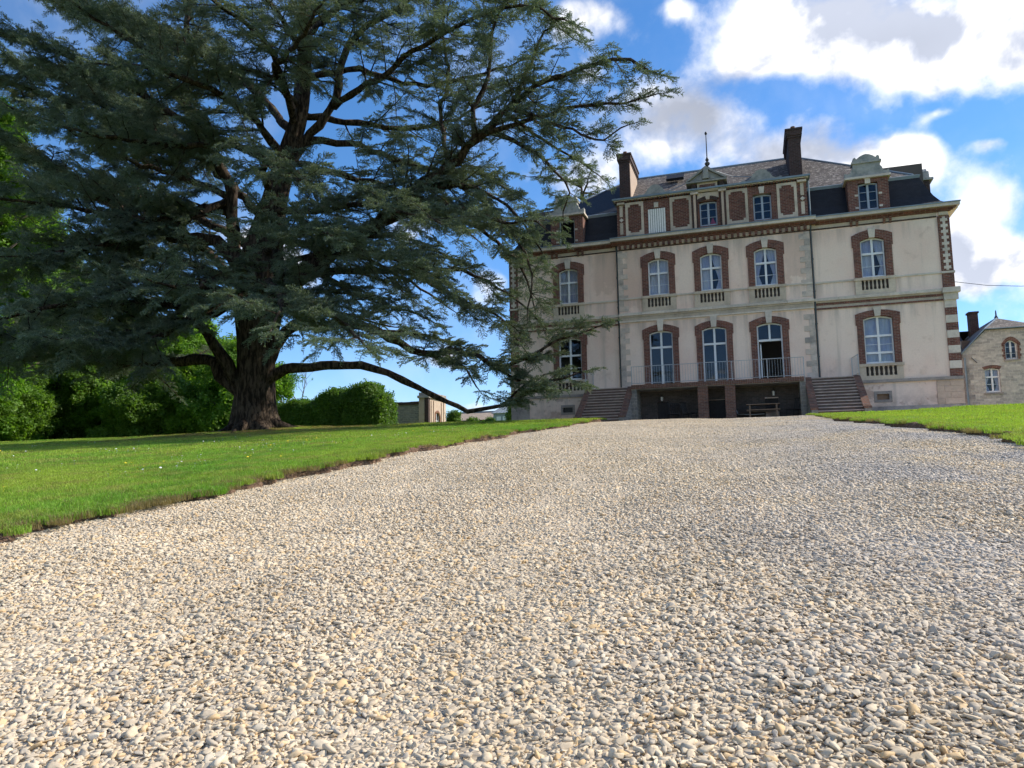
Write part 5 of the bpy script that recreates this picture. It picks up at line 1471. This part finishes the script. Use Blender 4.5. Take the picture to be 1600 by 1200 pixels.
LIMBS=[
('T', [(-21.45, 28.0, 1.8), (-21.55, 28.0, 3.08), (-21.53, 28.0, 5.14), (-21.52, 28.0, 7.53), (-21.37, 28.0, 9.63), (-20.82, 28.0, 12.02), (-20.1, 28.0, 14.39), (-19.41, 28.0, 16.46), (-19.18, 28.0, 19.26), (-19.16, 28.0, 22.15), (-19.35, 28.0, 25.14), (-19.55, 28.0, 28.88), (-19.93, 28.0, 33.48)], 0, 0, 0),
('stem', [(-21.91, 28.0, 8.77), (-22.64, 27.78, 10.48), (-22.76, 27.61, 11.83), (-22.64, 27.46, 13.0), (-23.46, 27.25, 14.69), (-24.52, 27.04, 16.26), (-24.89, 26.85, 17.83), (-24.82, 26.59, 19.94), (-24.42, 26.3, 22.27), (-24.47, 26.0, 24.69)], 0.34, 0.09, 0.35),
('B', [(-21.97, 28.0, 8.32), (-22.99, 27.56, 10.3), (-24.35, 27.28, 10.93), (-25.72, 27.03, 11.08), (-27.89, 26.58, 12.36), (-29.9, 26.18, 13.44), (-30.91, 25.97, 14.15), (-32.98, 25.53, 15.68), (-35.85, 25.0, 17.24)], 0.36, 0.08, 0.3),
('C', [(-21.07, 28.0, 7.49), (-19.66, 27.93, 8.39), (-18.46, 27.87, 9.02), (-15.38, 27.71, 10.53), (-13.44, 27.6, 11.87), (-11.7, 27.51, 12.63), (-10.38, 27.42, 13.65), (-9.18, 27.34, 14.52), (-7.69, 27.25, 15.22), (-6.57, 27.19, 15.52), (-5.25, 27.12, 15.71), (-3.85, 27.04, 15.6), (-3.2, 27.0, 14.98)], 0.42, 0.05, 0.35),
('D', [(-20.32, 28.0, 13.18), (-19.69, 28.1, 14.56), (-18.55, 28.22, 15.95), (-17.64, 28.33, 17.12), (-17.45, 28.43, 18.77), (-17.22, 28.49, 19.68), (-16.17, 28.59, 20.56), (-14.64, 28.7, 21.18), (-12.86, 28.85, 22.5), (-11.02, 29.0, 23.4)], 0.26, 0.06, 0.35),
('E', [(-20.0, 28.0, 14.38), (-18.99, 28.38, 15.34), (-16.8, 28.99, 14.97), (-15.85, 29.27, 14.57), (-14.22, 29.75, 13.89), (-12.85, 30.14, 13.6), (-11.42, 30.54, 13.48), (-10.04, 31.0, 12.54)], 0.2, 0.05, 0.35),
('F', [(-17.83, 28.3, 16.79), (-16.26, 28.02, 17.2), (-14.79, 27.76, 17.4), (-13.35, 27.45, 18.05), (-11.5, 27.08, 18.36), (-9.62, 26.7, 18.58), (-7.58, 26.3, 18.15), (-6.22, 26.0, 17.13)], 0.17, 0.04, 0.2),
('G', [(-10.43, 27.4, 13.62), (-10.5, 27.33, 14.86), (-10.05, 27.29, 15.57), (-9.66, 27.21, 16.83), (-9.56, 27.15, 17.99), (-8.9, 27.07, 19.21), (-8.57, 27.0, 20.51)], 0.13, 0.04, 0.2),
('G', [(-8.74, 27.2, 14.65), (-7.98, 27.52, 16.47), (-7.47, 27.76, 17.9), (-6.94, 27.86, 18.13), (-6.32, 28.0, 17.52)], 0.1, 0.03, 0.1),
('G', [(-11.74, 27.6, 12.67), (-12.28, 28.14, 15.29), (-12.14, 28.55, 17.25), (-12.64, 29.03, 19.75), (-12.5, 29.5, 22.21)], 0.12, 0.04, 0.2),
('H', [(-10.23, 27.4, 13.75), (-8.67, 27.42, 13.92), (-7.22, 27.44, 14.22), (-5.52, 27.47, 14.26), (-4.23, 27.48, 14.11), (-3.23, 27.5, 14.2)], 0.14, 0.03, 0.15),
('H', [(-8.81, 27.4, 14.62), (-7.03, 26.75, 13.47), (-5.64, 26.2, 12.47), (-4.73, 25.83, 11.91), (-4.07, 25.5, 12.15)], 0.1, 0.03, 0.15),
('H', [(-10.03, 27.4, 13.91), (-8.45, 27.93, 13.28), (-7.39, 28.44, 12.08), (-6.8, 28.75, 11.28), (-7.16, 29.0, 10.59)], 0.12, 0.03, 0.2),
('H', [(-9.2, 27.4, 14.55), (-7.87, 28.8, 13.7), (-6.62, 29.93, 13.11), (-6.05, 30.5, 12.68)], 0.1, 0.03, 0.2),
('I', [(-21.08, 28.0, 7.79), (-20.94, 28.36, 8.68), (-19.93, 28.98, 9.58), (-18.63, 29.7, 10.57), (-17.28, 30.34, 11.08), (-15.34, 31.2, 10.95), (-13.68, 32.0, 10.19)], 0.22, 0.05, 0.35),
('W', [(-13.54, 27.8, 11.96), (-11.43, 28.18, 12.0), (-9.55, 28.56, 11.03), (-8.66, 28.82, 9.89), (-8.17, 29.0, 9.05)], 0.15, 0.03, 0.15),
('W', [(-15.53, 28.0, 10.64), (-13.66, 28.43, 11.09), (-11.45, 28.93, 10.54), (-9.85, 29.37, 9.34), (-8.98, 29.75, 7.93), (-8.8, 30.0, 6.84)], 0.17, 0.03, 0.15),
('W', [(-14.38, 28.0, 11.62), (-12.0, 27.43, 10.97), (-10.1, 26.93, 10.14), (-8.61, 26.5, 9.43), (-7.47, 26.17, 9.31), (-7.06, 26.0, 8.83)], 0.15, 0.03, 0.15),
('J', [(-21.16, 28.0, 4.24), (-20.58, 28.09, 5.68), (-20.11, 28.14, 6.4), (-18.78, 28.21, 6.51), (-17.06, 28.3, 6.4), (-15.45, 28.39, 6.0), (-14.51, 28.45, 5.46), (-13.39, 28.52, 4.89), (-11.59, 28.62, 4.9), (-10.25, 28.71, 4.26), (-9.12, 28.78, 4.3), (-8.0, 28.86, 4.88), (-6.8, 28.94, 5.34), (-5.95, 29.0, 5.55)], 0.32, 0.035, 0.55),
('J', [(-13.43, 28.6, 4.91), (-12.0, 28.0, 4.54), (-10.75, 27.34, 3.72), (-10.35, 27.0, 3.15)], 0.1, 0.03, 0.1),
('J', [(-15.45, 28.4, 6.0), (-14.32, 29.11, 5.98), (-13.11, 29.87, 5.73), (-12.14, 30.5, 5.32)], 0.1, 0.03, 0.2),
('J', [(-10.25, 28.7, 4.25), (-9.61, 29.2, 3.74), (-8.9, 29.65, 3.47), (-8.43, 30.0, 3.9)], 0.08, 0.03, 0.1),
('K', [(-21.33, 28.0, 3.95), (-20.73, 28.06, 4.28), (-20.07, 28.13, 4.6), (-18.24, 28.29, 4.6), (-16.34, 28.47, 4.59), (-15.11, 28.59, 4.14), (-13.91, 28.72, 3.53), (-12.54, 28.87, 2.84), (-11.56, 28.98, 2.34), (-10.61, 29.07, 2.44), (-9.48, 29.19, 2.78), (-8.8, 29.28, 3.21), (-7.42, 29.43, 3.64), (-6.78, 29.5, 3.83)], 0.27, 0.035, 0.78),
('K', [(-9.94, 29.3, 2.68), (-8.99, 29.02, 3.41), (-8.11, 28.83, 3.35), (-7.26, 28.62, 3.02), (-6.83, 28.5, 3.25)], 0.06, 0.02, 0.1),
('Lo', [(-21.54, 28.0, 2.79), (-22.2, 27.79, 3.54), (-23.09, 27.56, 4.29), (-23.27, 27.41, 4.99), (-24.99, 27.07, 5.15), (-26.89, 26.7, 5.15), (-28.92, 26.31, 5.2), (-31.27, 25.87, 5.47), (-33.56, 25.46, 5.5), (-36.13, 25.0, 5.81)], 0.34, 0.06, 0.3),
('Lo', [(-21.84, 28.0, 3.39), (-22.31, 27.61, 3.96), (-22.41, 27.18, 4.82), (-22.83, 26.74, 5.52), (-22.96, 26.38, 6.19), (-23.78, 25.65, 7.22), (-25.16, 24.84, 7.48), (-26.65, 23.92, 7.14), (-28.11, 23.0, 7.36)], 0.3, 0.05, 0.4),
('N', [(-21.79, 28.0, 8.31), (-23.29, 28.36, 9.09), (-24.58, 28.75, 10.3), (-26.43, 29.18, 11.44), (-28.93, 29.7, 11.22), (-32.1, 30.31, 11.02), (-36.06, 31.0, 11.23)], 0.25, 0.05, 0.3),
('P', [(-21.19, 28.0, 8.1), (-18.86, 28.09, 8.86), (-16.51, 28.17, 8.73), (-13.89, 28.26, 8.48), (-12.36, 28.33, 7.48), (-10.87, 28.39, 6.7), (-9.73, 28.44, 6.12), (-8.94, 28.5, 4.95)], 0.24, 0.03, 0.3),
('P', [(-13.86, 28.2, 8.47), (-12.27, 28.68, 8.57), (-10.69, 29.19, 7.97), (-9.41, 29.66, 7.11), (-8.66, 30.0, 6.27)], 0.12, 0.03, 0.1),
('P', [(-18.21, 28.0, 8.77), (-15.82, 27.27, 7.45), (-13.65, 26.58, 6.57), (-11.95, 26.0, 5.79)], 0.14, 0.03, 0.15),
('Fr', [(-21.75, 28.0, 6.95), (-22.2, 26.56, 8.02), (-23.34, 24.74, 7.86), (-24.29, 22.68, 7.21), (-24.83, 20.59, 6.31), (-24.96, 18.5, 5.44)], 0.26, 0.05, 0.25),
('Fr', [(-21.58, 28.0, 6.93), (-21.43, 26.88, 7.88), (-22.0, 25.54, 7.07), (-22.45, 23.53, 5.64), (-22.92, 21.5, 4.97), (-23.13, 19.5, 4.78)], 0.22, 0.05, 0.3),
('Fr', [(-21.41, 28.0, 7.22), (-19.21, 26.15, 7.79), (-16.24, 24.11, 6.66), (-13.34, 21.72, 5.11), (-11.09, 19.5, 3.73)], 0.2, 0.04, 0.3),
('Fr', [(-21.42, 28.0, 7.52), (-18.91, 24.89, 7.74), (-17.02, 23.16, 6.9), (-14.95, 20.73, 5.49), (-13.93, 19.0, 4.65)], 0.2, 0.05, 0.3),
('Fr', [(-21.6, 28.0, 7.84), (-21.12, 26.06, 8.24), (-20.9, 24.22, 7.78), (-20.46, 22.34, 7.04), (-19.72, 20.0, 6.66)], 0.2, 0.04, 0.3),
('Fr', [(-20.82, 28.0, 12.02), (-17.7, 26.67, 11.17), (-14.66, 25.23, 10.57), (-12.31, 23.99, 9.58), (-9.85, 22.5, 8.32)], 0.18, 0.04, 0.25),
('Fr', [(-20.99, 28.0, 11.42), (-18.37, 26.73, 9.84), (-15.64, 25.41, 8.88), (-12.79, 23.87, 7.88), (-10.57, 22.5, 6.82)], 0.18, 0.04, 0.25),
('Fr', [(-20.66, 28.0, 12.61), (-19.68, 25.75, 12.84), (-18.52, 24.63, 12.79), (-16.28, 22.81, 11.21), (-14.21, 21.0, 9.74)], 0.18, 0.04, 0.2),
('Fr', [(-21.3, 28.0, 9.93), (-18.05, 25.37, 9.68), (-14.77, 22.68, 8.74), (-13.49, 21.5, 7.99)], 0.18, 0.04, 0.2),
('Fr', [(-20.1, 28.0, 14.39), (-20.38, 26.14, 15.46), (-21.04, 24.05, 16.03), (-21.73, 21.96, 15.91), (-22.21, 20.0, 15.21)], 0.2, 0.05, 0.2),
('Fr', [(-19.61, 28.0, 15.87), (-18.74, 25.68, 17.01), (-18.33, 23.81, 17.61), (-18.46, 22.02, 17.66), (-18.48, 20.0, 17.41)], 0.2, 0.05, 0.2),
('Fr', [(-20.34, 28.0, 13.81), (-21.35, 26.54, 14.59), (-22.89, 24.71, 14.06), (-24.17, 22.87, 13.77), (-25.14, 21.0, 13.65)], 0.2, 0.05, 0.2),
('Fr', [(-22.74, 27.6, 12.75), (-24.4, 26.41, 13.48), (-26.35, 24.98, 14.12), (-28.26, 23.29, 15.2), (-29.69, 22.0, 15.73)], 0.18, 0.04, 0.15),
('Fr', [(-24.48, 27.0, 16.24), (-25.97, 25.94, 17.27), (-27.97, 24.51, 18.48), (-29.89, 23.14, 19.35), (-31.55, 22.0, 19.65)], 0.16, 0.04, 0.15),
('Fr', [(-24.7, 26.6, 18.63), (-26.12, 25.59, 19.64), (-27.87, 24.29, 20.84), (-29.52, 23.0, 21.96)], 0.14, 0.04, 0.15),
('Fr', [(-19.35, 28.0, 16.76), (-18.87, 25.4, 17.18), (-16.01, 23.1, 16.72), (-13.79, 21.0, 16.24)], 0.18, 0.04, 0.2),
('Fr', [(-23.0, 27.8, 12.23), (-24.15, 26.6, 11.98), (-25.45, 24.64, 10.33), (-26.6, 22.8, 9.37), (-27.5, 21.0, 8.7)], 0.2, 0.05, 0.2),
('Fr', [(-19.18, 28.0, 19.26), (-18.76, 25.62, 19.65), (-18.43, 23.45, 19.65), (-18.25, 21.0, 19.04)], 0.16, 0.04, 0.2),
('Fr', [(-19.2, 28.0, 20.22), (-16.57, 26.23, 19.83), (-13.57, 24.23, 18.75), (-11.81, 23.0, 17.8)], 0.16, 0.04, 0.2),
('Ba', [(-21.3, 28.0, 9.93), (-25.44, 29.37, 12.4), (-31.15, 30.93, 15.05), (-37.54, 32.41, 17.23), (-45.46, 34.0, 18.93)], 0.24, 0.05, 0.25),
('Ba', [(-20.99, 28.0, 11.42), (-25.38, 29.65, 15.18), (-31.5, 31.51, 19.82), (-39.05, 33.34, 24.48), (-47.5, 35.0, 28.33)], 0.22, 0.05, 0.25),
('Ba', [(-19.67, 28.0, 15.57), (-23.74, 29.39, 19.57), (-29.86, 31.0, 24.19), (-37.38, 32.56, 28.36), (-45.39, 34.0, 32.88)], 0.2, 0.05, 0.25),
('Ba', [(-20.1, 28.0, 14.39), (-18.49, 29.41, 14.08), (-16.58, 30.95, 13.75), (-14.58, 32.54, 13.06), (-13.11, 34.0, 11.68)], 0.18, 0.04, 0.25),
('Ba', [(-19.41, 28.0, 16.46), (-17.64, 29.12, 16.36), (-15.59, 30.37, 16.26), (-13.46, 31.62, 16.79), (-11.27, 33.0, 18.39)], 0.18, 0.04, 0.25),
('Ba', [(-19.23, 28.0, 18.32), (-16.87, 28.95, 18.68), (-14.38, 29.96, 18.09), (-11.84, 30.96, 18.45), (-9.28, 32.0, 19.47)], 0.17, 0.04, 0.25),
('Ba', [(-19.17, 28.0, 20.86), (-16.76, 28.71, 22.05), (-14.1, 29.42, 22.54), (-10.9, 30.29, 21.71), (-8.32, 31.0, 20.94)], 0.16, 0.04, 0.25),
('Ba', [(-21.43, 28.0, 7.82), (-24.97, 28.97, 8.66), (-30.2, 30.27, 8.73), (-36.7, 31.7, 8.83), (-43.37, 33.0, 8.8)], 0.22, 0.05, 0.3),
('Ba', [(-21.46, 28.0, 9.03), (-19.73, 29.25, 10.1), (-17.71, 30.49, 10.22), (-15.67, 31.88, 9.09), (-14.13, 33.0, 7.91)], 0.18, 0.04, 0.3),
('Ba', [(-21.46, 28.0, 7.82), (-19.84, 28.95, 7.58), (-18.06, 29.96, 7.32), (-16.25, 31.0, 6.75)], 0.15, 0.04, 0.3),
('W', [(-12.15, 28.5, 12.8), (-9.92, 27.97, 10.6), (-8.71, 27.6, 8.99), (-8.1, 27.29, 7.52), (-8.18, 27.0, 6.18)], 0.12, 0.03, 0.2),
('Fr', [(-22.74, 27.6, 12.75), (-23.9, 26.34, 11.56), (-25.73, 24.53, 11.2), (-27.43, 22.5, 11.32), (-28.78, 20.5, 11.07)], 0.2, 0.05, 0.2),
('Fr', [(-23.65, 27.6, 14.77), (-25.87, 26.7, 15.38), (-28.55, 25.49, 16.87), (-31.52, 24.22, 18.06), (-34.47, 23.0, 18.62)], 0.2, 0.05, 0.2),
('Fr', [(-21.97, 28.0, 8.32), (-24.4, 26.98, 9.68), (-27.15, 25.95, 10.31), (-30.11, 24.83, 10.02), (-33.51, 23.5, 9.43)], 0.2, 0.05, 0.3),
('Fr', [(-21.96, 28.0, 7.87), (-24.02, 26.68, 6.88), (-26.22, 25.26, 6.22), (-28.46, 23.7, 5.56), (-30.75, 22.0, 6.0)], 0.2, 0.05, 0.35),
('Up', [(-19.29, 28.0, 23.81), (-21.45, 27.21, 25.44), (-25.04, 26.14, 26.26), (-28.98, 25.0, 26.46)], 0.16, 0.04, 0.2),
('Up', [(-19.29, 28.0, 24.14), (-16.17, 27.67, 24.73), (-12.78, 27.34, 24.19), (-9.67, 27.0, 22.51)], 0.16, 0.04, 0.2),
('Up', [(-19.44, 28.0, 26.49), (-16.56, 26.11, 26.13), (-12.89, 24.0, 24.18)], 0.14, 0.04, 0.2),
('Up', [(-19.44, 28.0, 26.49), (-23.32, 29.47, 31.2), (-28.96, 31.0, 35.32)], 0.14, 0.04, 0.2),
('Up', [(-19.63, 28.0, 29.25), (-19.96, 26.98, 30.82), (-21.4, 26.0, 31.73)], 0.1, 0.03, 0.2),
('Up', [(-19.64, 28.0, 29.93), (-18.54, 29.16, 33.06), (-16.85, 30.0, 34.0)], 0.1, 0.03, 0.2),
('Up', [(-24.61, 26.2, 23.55), (-26.74, 25.57, 24.96), (-29.89, 24.79, 25.53), (-33.05, 24.0, 25.45)], 0.12, 0.04, 0.2)]

# ------------------------------------------------------------------ cedars
def spray(seed, L_=.66, n_side=11, seg=.05):
    """one flat cedar shoot: bent axis, alternate side shoots, needle tufts all along"""
    r = np.random.default_rng(seed); V = []; F = []; T = []
    def quad_strip(p0, p1, w, t):
        d = p1-p0; u = np.cross(d, [0, 0, 1.]); u /= (np.linalg.norm(u)+1e-9); b = len(V)
        V.extend([p0-u*w, p0+u*w, p1]); F.append((b, b+1, b+2)); T.extend([t]*3)
        b = len(V); V.extend([p0-np.array([0, 0, w]), p0+np.array([0, 0, w]), p1]); F.append((b, b+1, b+2)); T.extend([t]*3)
    def tuft(p, ax, t, s=1.):
        for _ in range(3):
            d = r.normal(size=3)*.6+ax*.95+np.array([0, 0, .55]); d /= np.linalg.norm(d); d *= r.uniform(.045, .08)*s
            u = np.cross(d, r.normal(size=3)); u *= .014*s/(np.linalg.norm(u)+1e-9); b = len(V)
            V.extend([p-u, p+u, p+d]); F.append((b, b+1, b+2)); T.extend([t]*3)
    def shoot(p, d, L, k):
        n = max(2, int(L/seg)); q = p.copy(); t = r.random(); cur = d.copy()
        pts = [q.copy()]
        for i in range(n):
            cur = cur + np.array([r.normal()*.07, r.normal()*.07, r.normal()*.05-.035]); cur /= np.linalg.norm(cur)
            q = q+cur*L/n; pts.append(q.copy())
            tuft(q, cur, t*.6+.4*r.random(), 1. if k else 1.1)
        for i in range(0, n-1, 2): quad_strip(pts[i], pts[min(n, i+2)], .007, .02)
        return pts
    ax = shoot(np.zeros(3), np.array([1., 0, .08]), L_, 0)
    for i in range(n_side):
        f = .08+.88*i/n_side; k = f*(len(ax)-1); p = ax[int(k)]; s = 1 if i % 2 else -1
        l = L_*(.42*(1-f)+.12)*r.uniform(.7, 1.25)
        d = np.array([.62+r.normal()*.12, s*.78, r.normal()*.16+.03]); d /= np.linalg.norm(d)
        sp = shoot(p, d, l, 1)
        if l > .2:
            for j in (1, 2):
                kk = int(len(sp)*j/3); d2 = np.array([.9, s*.1*(1 if j % 2 else 6), r.normal()*.15]); d2 /= np.linalg.norm(d2)
                shoot(sp[kk], d2, l*.38, 2)
    return raw_mesh('cedar_shoot', np.array(V), np.array(F), 'cedar_needles', np.array(T))
SPRAYS = library('cedar_shoots', [spray(100+i) for i in range(6)])
HANG = library('hanging_shoots', [spray(200+i, 1.0, 11) for i in range(4)])
MATS_needles = MATS['cedar_needles']

def smooth_path(P, step=.6):
    """Catmull-Rom through P, resampled"""
    P = [Vector(p) for p in P]; Q = [P[0]*2-P[1]]+P+[P[-1]*2-P[-2]]; out = []
    for i in range(1, len(Q)-2):
        a, b_, c, d = Q[i-1:i+3]; n = max(1, int((c-b_).length/step))
        for k in range(n):
            t = k/n; out.append(.5*((2*b_)+(c-a)*t+(2*a-5*b_+4*c-d)*t*t+(3*b_-a-3*c+d)*t**3))
    out.append(P[-1]); return out

class Cedar:
    def __init__(s, seed, dens=1.0): s.r = random.Random(seed); s.P = []; s.E = []; s.S = []; s.wood = MB(); s.dens = dens; s.H = []; s.HE = []; s.HS = []
    def put(s, p, d, sc, roll=None, hang=False):
        d = d.normalized(); up_ = Vector((s.r.gauss(0, .25), s.r.gauss(0, .25), 1))
        y = up_.cross(d)
        if y.length < .05: y = Vector((0, 1, 0))
        y.normalize(); z = d.cross(y)
        e = Matrix((d, y, z)).transposed().to_euler()
        s.P.append(tuple(p)); s.E.append(e[:]); s.S.append(sc)
    def secondary(s, p, d, L_, r):
        """a side branch with shoots"""
        rr = s.r; n = max(3, int(L_/.26)); q = p.copy(); cur = d.normalized(); pts = [q.copy()]
        sag = rr.uniform(-.01, .05)
        for i in range(n):
            cur = (cur + Vector((rr.gauss(0, .09), rr.gauss(0, .09), rr.gauss(0, .06)-sag*i/n))).normalized()
            q = q+cur*L_/n; pts.append(q.copy())
        s.wood.tube(pts, [r*(1-.85*i/n) for i in range(n+1)], 4, cap=False)
        for i in range(1, n+1):
            t = i/n; c = (pts[i]-pts[i-1]).normalized(); side = c.cross(Vector((0, 0, 1)))
            if side.length < .1: side = Vector((1, 0, 0))
            side.normalize()
            if i == n: s.put(pts[i]-c*.15, c, rr.uniform(.75, 1.05)); continue
            if t < .12: continue
            for sg in (-1, 1):
                if rr.random() > .92*s.dens: continue
                dd = c*rr.uniform(.4, .9)+side*sg*rr.uniform(.6, 1.)+Vector((rr.gauss(0, .2), rr.gauss(0, .2), rr.gauss(0, .3)))
                s.put(pts[i], dd, rr.uniform(.7, 1.1)*(1.1-.35*t))
            if rr.random() < .35*s.dens:
                s.put(pts[i], c*.5+Vector((rr.gauss(0, .4), rr.gauss(0, .4), rr.uniform(-.7, .8))), rr.uniform(.5, .85))
    def limb(s, P, r0, r1, ls, parent, base, barkmat, amp=1.0, reach=1.0):
        rr = s.r; pts = smooth_path(P, .5)
        for i in range(2, len(pts)-1): pts[i] = pts[i]+Vector((rr.gauss(0, .045), rr.gauss(0, .05), rr.gauss(0, .045)))
        n = len(pts)-1; rad = [r0+(r1-r0)*(i/n)**.8 for i in range(n+1)]; rad[0] = r0*1.25
        b = MB(); b.tube(pts, rad, 9 if r0 > .15 else 6, twist=lambda i, a, p: 1+.13*math.sin(a*3+i*.7)+.08*math.sin(a*4-i*1.9)+.09*math.sin(i*2.3+r0*50))
        o = b.part('limb', barkmat, parent, smooth=True)
        ln = sum((pts[i+1]-pts[i]).length for i in range(n)); acc = 0; nxt = ls*ln; k = rr.randrange(2)
        for i in range(n):
            seg = (pts[i+1]-pts[i]).length; acc += seg
            while acc >= nxt:
                t = nxt/ln; c = (pts[min(i+1, n)]-pts[max(i-1, 0)]).normalized(); side = c.cross(Vector((0, 0, 1)))
                if side.length < .3: side = Vector((math.cos(nxt*9), math.sin(nxt*9), 0))
                side.normalize(); sg = 1 if k % 2 else -1; k += 1
                L_ = min(3.6, max(.9, ln*.27))*(1.15-.72*t)*rr.uniform(.65, 1.25)*reach
                d = c*rr.uniform(.35, .8)+side*sg*rr.uniform(.55, 1.)+Vector((rr.gauss(0, .2), rr.gauss(0, .2), rr.gauss(.06, .34)))
                s.secondary(pts[i], d, L_, max(.018, rad[i]*.33))
                nxt += rr.uniform(.20, .38)/s.dens
        s.secondary(pts[-1], (pts[-1]-pts[-3]), 1.1*reach, r1)
        return o
    def finish(s, parent, base, barkmat):
        b = s.wood.part('twigs', barkmat, parent); b['kind'] = 'stuff'
        n = len(s.P); return scatter('crown', SPRAYS, s.P, s.E, s.S, RNG.integers(0, 6, n), parent, base)

def big_cedar():
    tr = LIMBS[0][1]; base = (tr[0][0], 28.0, float(base_z(tr[0][0], 28)))
    T = thing('cedar_tree', 'huge old cedar with spreading layered limbs and massive trunk left of the house', 'tree', base)
    pts = smooth_path(tr, .35); zb = pts[0].z; n = len(pts)
    pts = [Vector((pts[0].x, 28, zb-.4))]+pts
    def rad(z):
        h = z-zb
        keys = [(-.5, 1.6), (0, 1.2), (.35, .98), (1.0, .86), (2.5, .80), (4.2, .86), (5.6, 1.02), (7.4, 1.04), (8.6, .85), (10.5, .55), (13, .42), (17, .33), (22, .2), (32, .05)]
        for (a, ra), (c, rc) in zip(keys, keys[1:]):
            if h <= c: t = (h-a)/(c-a); return ra+(rc-ra)*t
        return .05
    rads = [rad(p.z) for p in pts]; b = MB()
    def tw(i, a, p):
        h = max(0, p.z-zb); root = math.exp(-h*.9)
        return 1+.07*math.sin(a*5+h*.35)+.045*math.sin(a*9-h*.8+1)+.02*math.sin(a*17+h*2)+root*(.14*math.sin(a*4+1.3)+.08*math.sin(a*7))
    b.tube(pts, rads, 40, twist=tw)
    b.part('trunk', 'cedar_bark', T, smooth=True)
    b = MB()
    for k in range(8):                     # surface roots
        a = k*PI/4+random.uniform(-.3, .3); L_ = random.uniform(1.3, 2.2); q = []
        for i in range(7):
            t = i/6; x = base[0]+math.cos(a+.3*t)*(.7+L_*t); y = 28+math.sin(a+.3*t)*(.7+L_*t); q.append((x, y, float(base_z(x, y))+.34*(1-t)**1.6-.02))
        b.tube(q, [.34, .27, .2, .15, .11, .07, .03], 7)
    b.part('roots', 'cedar_bark', T, smooth=True)
    c = Cedar(5, CEDAR_DENS)
    for k, P, r0, r1, ls in LIMBS[1:]:
        reach = {'J': .62, 'K': .62, 'Fr': 1.2, 'G': .75, 'H': .8, 'W': .85}.get(k, .95)
        if k == 'K': c.dens = CEDAR_DENS*.95
        if k in 'CDEFGHIWP': c.dens = .9
        if k == 'Fr' and P[-1][0] > -21: c.dens = .85
        elif k in ('Fr', 'Ba', 'B', 'stem'): c.dens = 1.3 if P[-1][0] < -21 else .6
        c.limb(P, r0, r1, ls, T, base, 'cedar_bark', reach=reach); c.dens = CEDAR_DENS
    c.finish(T, base, 'cedar_bark')
    print('cedar shoots', len(c.P), 'twig faces', len(c.wood.f))
CEDAR_DENS = 1.0
big_cedar()

def far_cedar():
    x, y, z0 = -13.6, 62., 2.0; base = (x, y, z0)
    T = thing('distant_cedar', 'second cedar whose flat top shows behind the left chimney of the house', 'tree', base)
    b = MB(); b.tube([(x, y, z0-.2), (x+.2, y, 9), (x, y, 16), (x+.1, y, 22), (x, y, 25.5)], [.7, .55, .4, .22, .05], 10); b.part('trunk', 'cedar_bark', T, smooth=True)
    c = Cedar(9, 1.0); rr = random.Random(4)
    for k in range(13):
        z = 17.5+7.8*k/13; a = k*2.4; L_ = 5.0*(1-.15*k/13)*rr.uniform(.8, 1.15)
        P = [(x, y, z), (x+math.cos(a)*L_*.4, y+math.sin(a)*L_*.4, z+.5), (x+math.cos(a)*L_, y+math.sin(a)*L_, z+.9+rr.uniform(-.4, .4))]
        c.limb(P, .13, .03, .3, T, base, 'cedar_bark', reach=1.0)
    c.finish(T, base, 'cedar_bark')
far_cedar()
